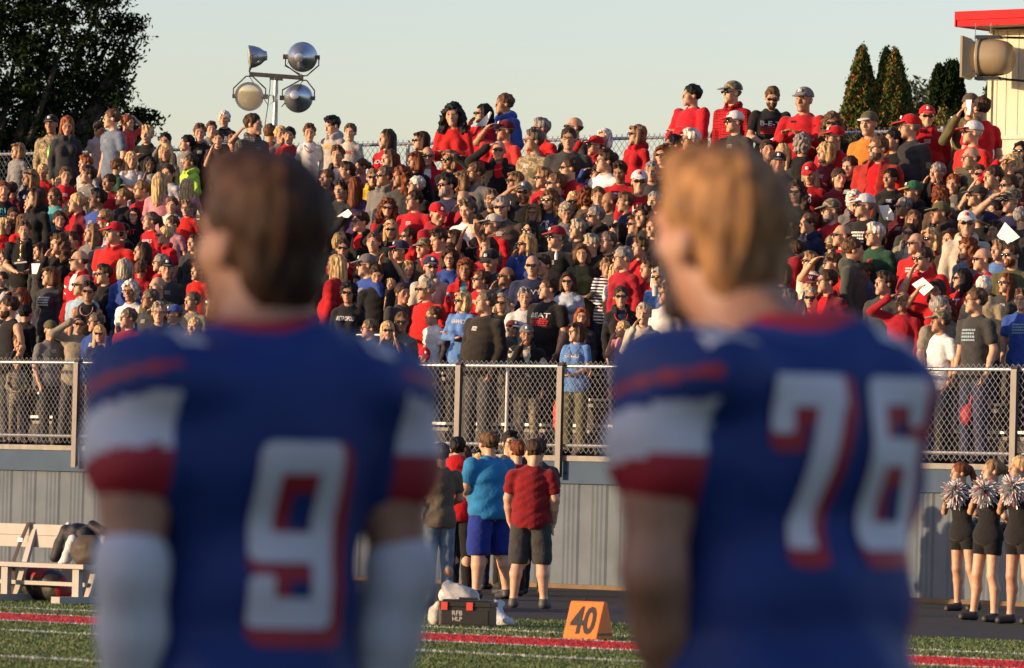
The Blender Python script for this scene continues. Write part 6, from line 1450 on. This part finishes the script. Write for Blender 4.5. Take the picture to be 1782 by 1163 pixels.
def phone(who, x, y, w_, h_, label, mat=None, fwd=.40):
    o = find(who); p = near(o, x, y, fwd); s_ = FPX/p.y; mb = MB(); hw, hh = w_/2/s_, h_/2/s_
    mb.box((-hw, -.005, -hh), (hw, .005, hh)); mb.box((-hw*.9, -.0062, -hh*.88), (hw*.9, -.0052, hh*.88), 1); mb.box((hw*.6, -.0085, hh*.1), (hw*.85, -.0064, hh*.6), 2)
    ob = mb.build('phone', [mat or M_black, mat or P('screen_dark', (.02, .02, .025), .15), M_lens]); ob.location = p; return setp(ob, label, 'phone')
phone('holding up a tan phone', 1674, 297, 24, 11, 'tan phone held sideways in both hands at the upper right', P('tan_case', (.25, .19, .09), .4))
phone('phone held upright', 820, 381, 8, 19, 'black phone held upright by the woman photographing', fwd=.42)
phone('photographing with a black phone', 674, 597, 21, 8, 'black phone held sideways at the front fence', fwd=.40)
phone('small black phone', 671, 432, 14, 5, 'small black phone held by the man in the navy and red cap')
phone('typing on a phone', 1381, 212, 10, 4, 'small dark phone in the hands of the man in the grey cap', fwd=.34)
phone('black camera to his face', 1616, 288, 9, 11, 'black compact camera at the eye of the grey haired man')
def bottle(who, x, y, label, col, fwd=.3, r=.032, h=.2, name='bottle', cat='bottle', capc=(.7, .7, .7)):
    o = find(who); p = near(o, x, y, fwd); mb = MB(); M_ = Matrix.Translation(p-Vector((0, 0, h/2)))
    if name == 'bottle': mb.lathe([(r*.9, 0), (r, .01), (r, h*.6), (r*.55, h*.78), (r*.4, h*.8), (r*.4, h*.9)], M_, 14); mb.lathe([(r*.45, h*.905), (r*.45, h)], M_, 12, 1)
    else: mb.lathe([(r*.75, 0), (r, h*.97), (r*1.06, h), (r*.9, h)], M_, 16); mb.lathe([(r*.95, h*1.001), (r*.2, h*1.04)], M_, 12, 1)
    return setp(mb.build(name, [P(name+label[:9], col, .3), P('lid'+label[:9], capc, .4)], smooth=True), label, cat)
bottle('camouflage jacket and black cap', 86, 264, 'green bottle held against the camouflage jacket', (.2, .55, .04), capc=(.05, .3, .05))
bottle('white bottle', 968, 444, 'slim white bottle in the dark middle of the crowd', (.75, .74, .7), r=.022, h=.13)
bottle('holding a drink cup', 1140, 507, 'printed paper cup held in pale blue sleeves', (.55, .56, .6), r=.045, h=.13, name='cup', cat='cup')
# trophy
o = find('gold figure trophy'); p = near(o, 36, 452, .34); tr = empty('trophy', p); setp(tr, 'gold figure trophy on a dark base held by the boy in black polo', 'trophy'); bpy.context.view_layer.update()
M_gold = P('gold_metal', (.6, .42, .16), .25, .9); Mq = Matrix.Translation(p)
mb = MB(); mb.lathe([(.05, -.02), (.05, 0), (.025, .02), (.012, .05), (.012, .09), (.03, .11), (.012, .12)], Mq, 14); mb.tube([p+Vector((0, 0, .12)), p+Vector((0, 0, .18)), p+Vector((.005, 0, .23))], [.012, .02, .012], 8); mb.tube([p+Vector((0, 0, .19)), p+Vector((.035, -.02, .22)), p+Vector((.02, -.02, .26))], .008, 6); mb.lathe([(.002, .235), (.013, .245), (.013, .26), (.002, .27)], Mq, 10); child_of(mb.build('figure', M_gold, smooth=True), tr)
mb = MB(); mb.quadbox(p-Vector((0, 0, .045)), (.09, 0, .012), (0, .05, 0), (0, 0, .012), 1); mb.quadbox(p-Vector((0, 0, .12)), (.05, 0, 0), (0, .05, 0), (0, 0, .06)); child_of(mb.build('base', [M_black, M_paper]), tr)
# orange-red string bag hanging behind the fence, deck clutter
pO = at_v(971, 722, .05); blob('mesh_bag', [ELL((0, 0, .03), (.07, .06, .17)), ELL((.0, 0, -.12), (.06, .05, .09)), CAP((0, 0, .2), (0, 0, .50), .010)], [P('orange_net', (.75, .07, .03), .7, noise=.5, nscale=26, bump=.8, bscale=40)], .012, 'orange-red string bag hanging behind the fence by the sky blue tee', 'bag', k=.03, nz=rough(3, .008, 80, 1), M=MU(pO))
pO = at_v(1683, 722, .5); blob('red_bag', [ELL((0, 0, .0), (.09, .07, .13)), CAP((.05, 0, .1), (.06, 0, .22), .02)], [M_jred], .013, 'small red bag behind the fence near the cheerleaders', 'bag', nz=folds(3, .008, 20), M=MU(pO))
print('end', round(time.time()-T0, 1), 'objs', len(bpy.data.objects))
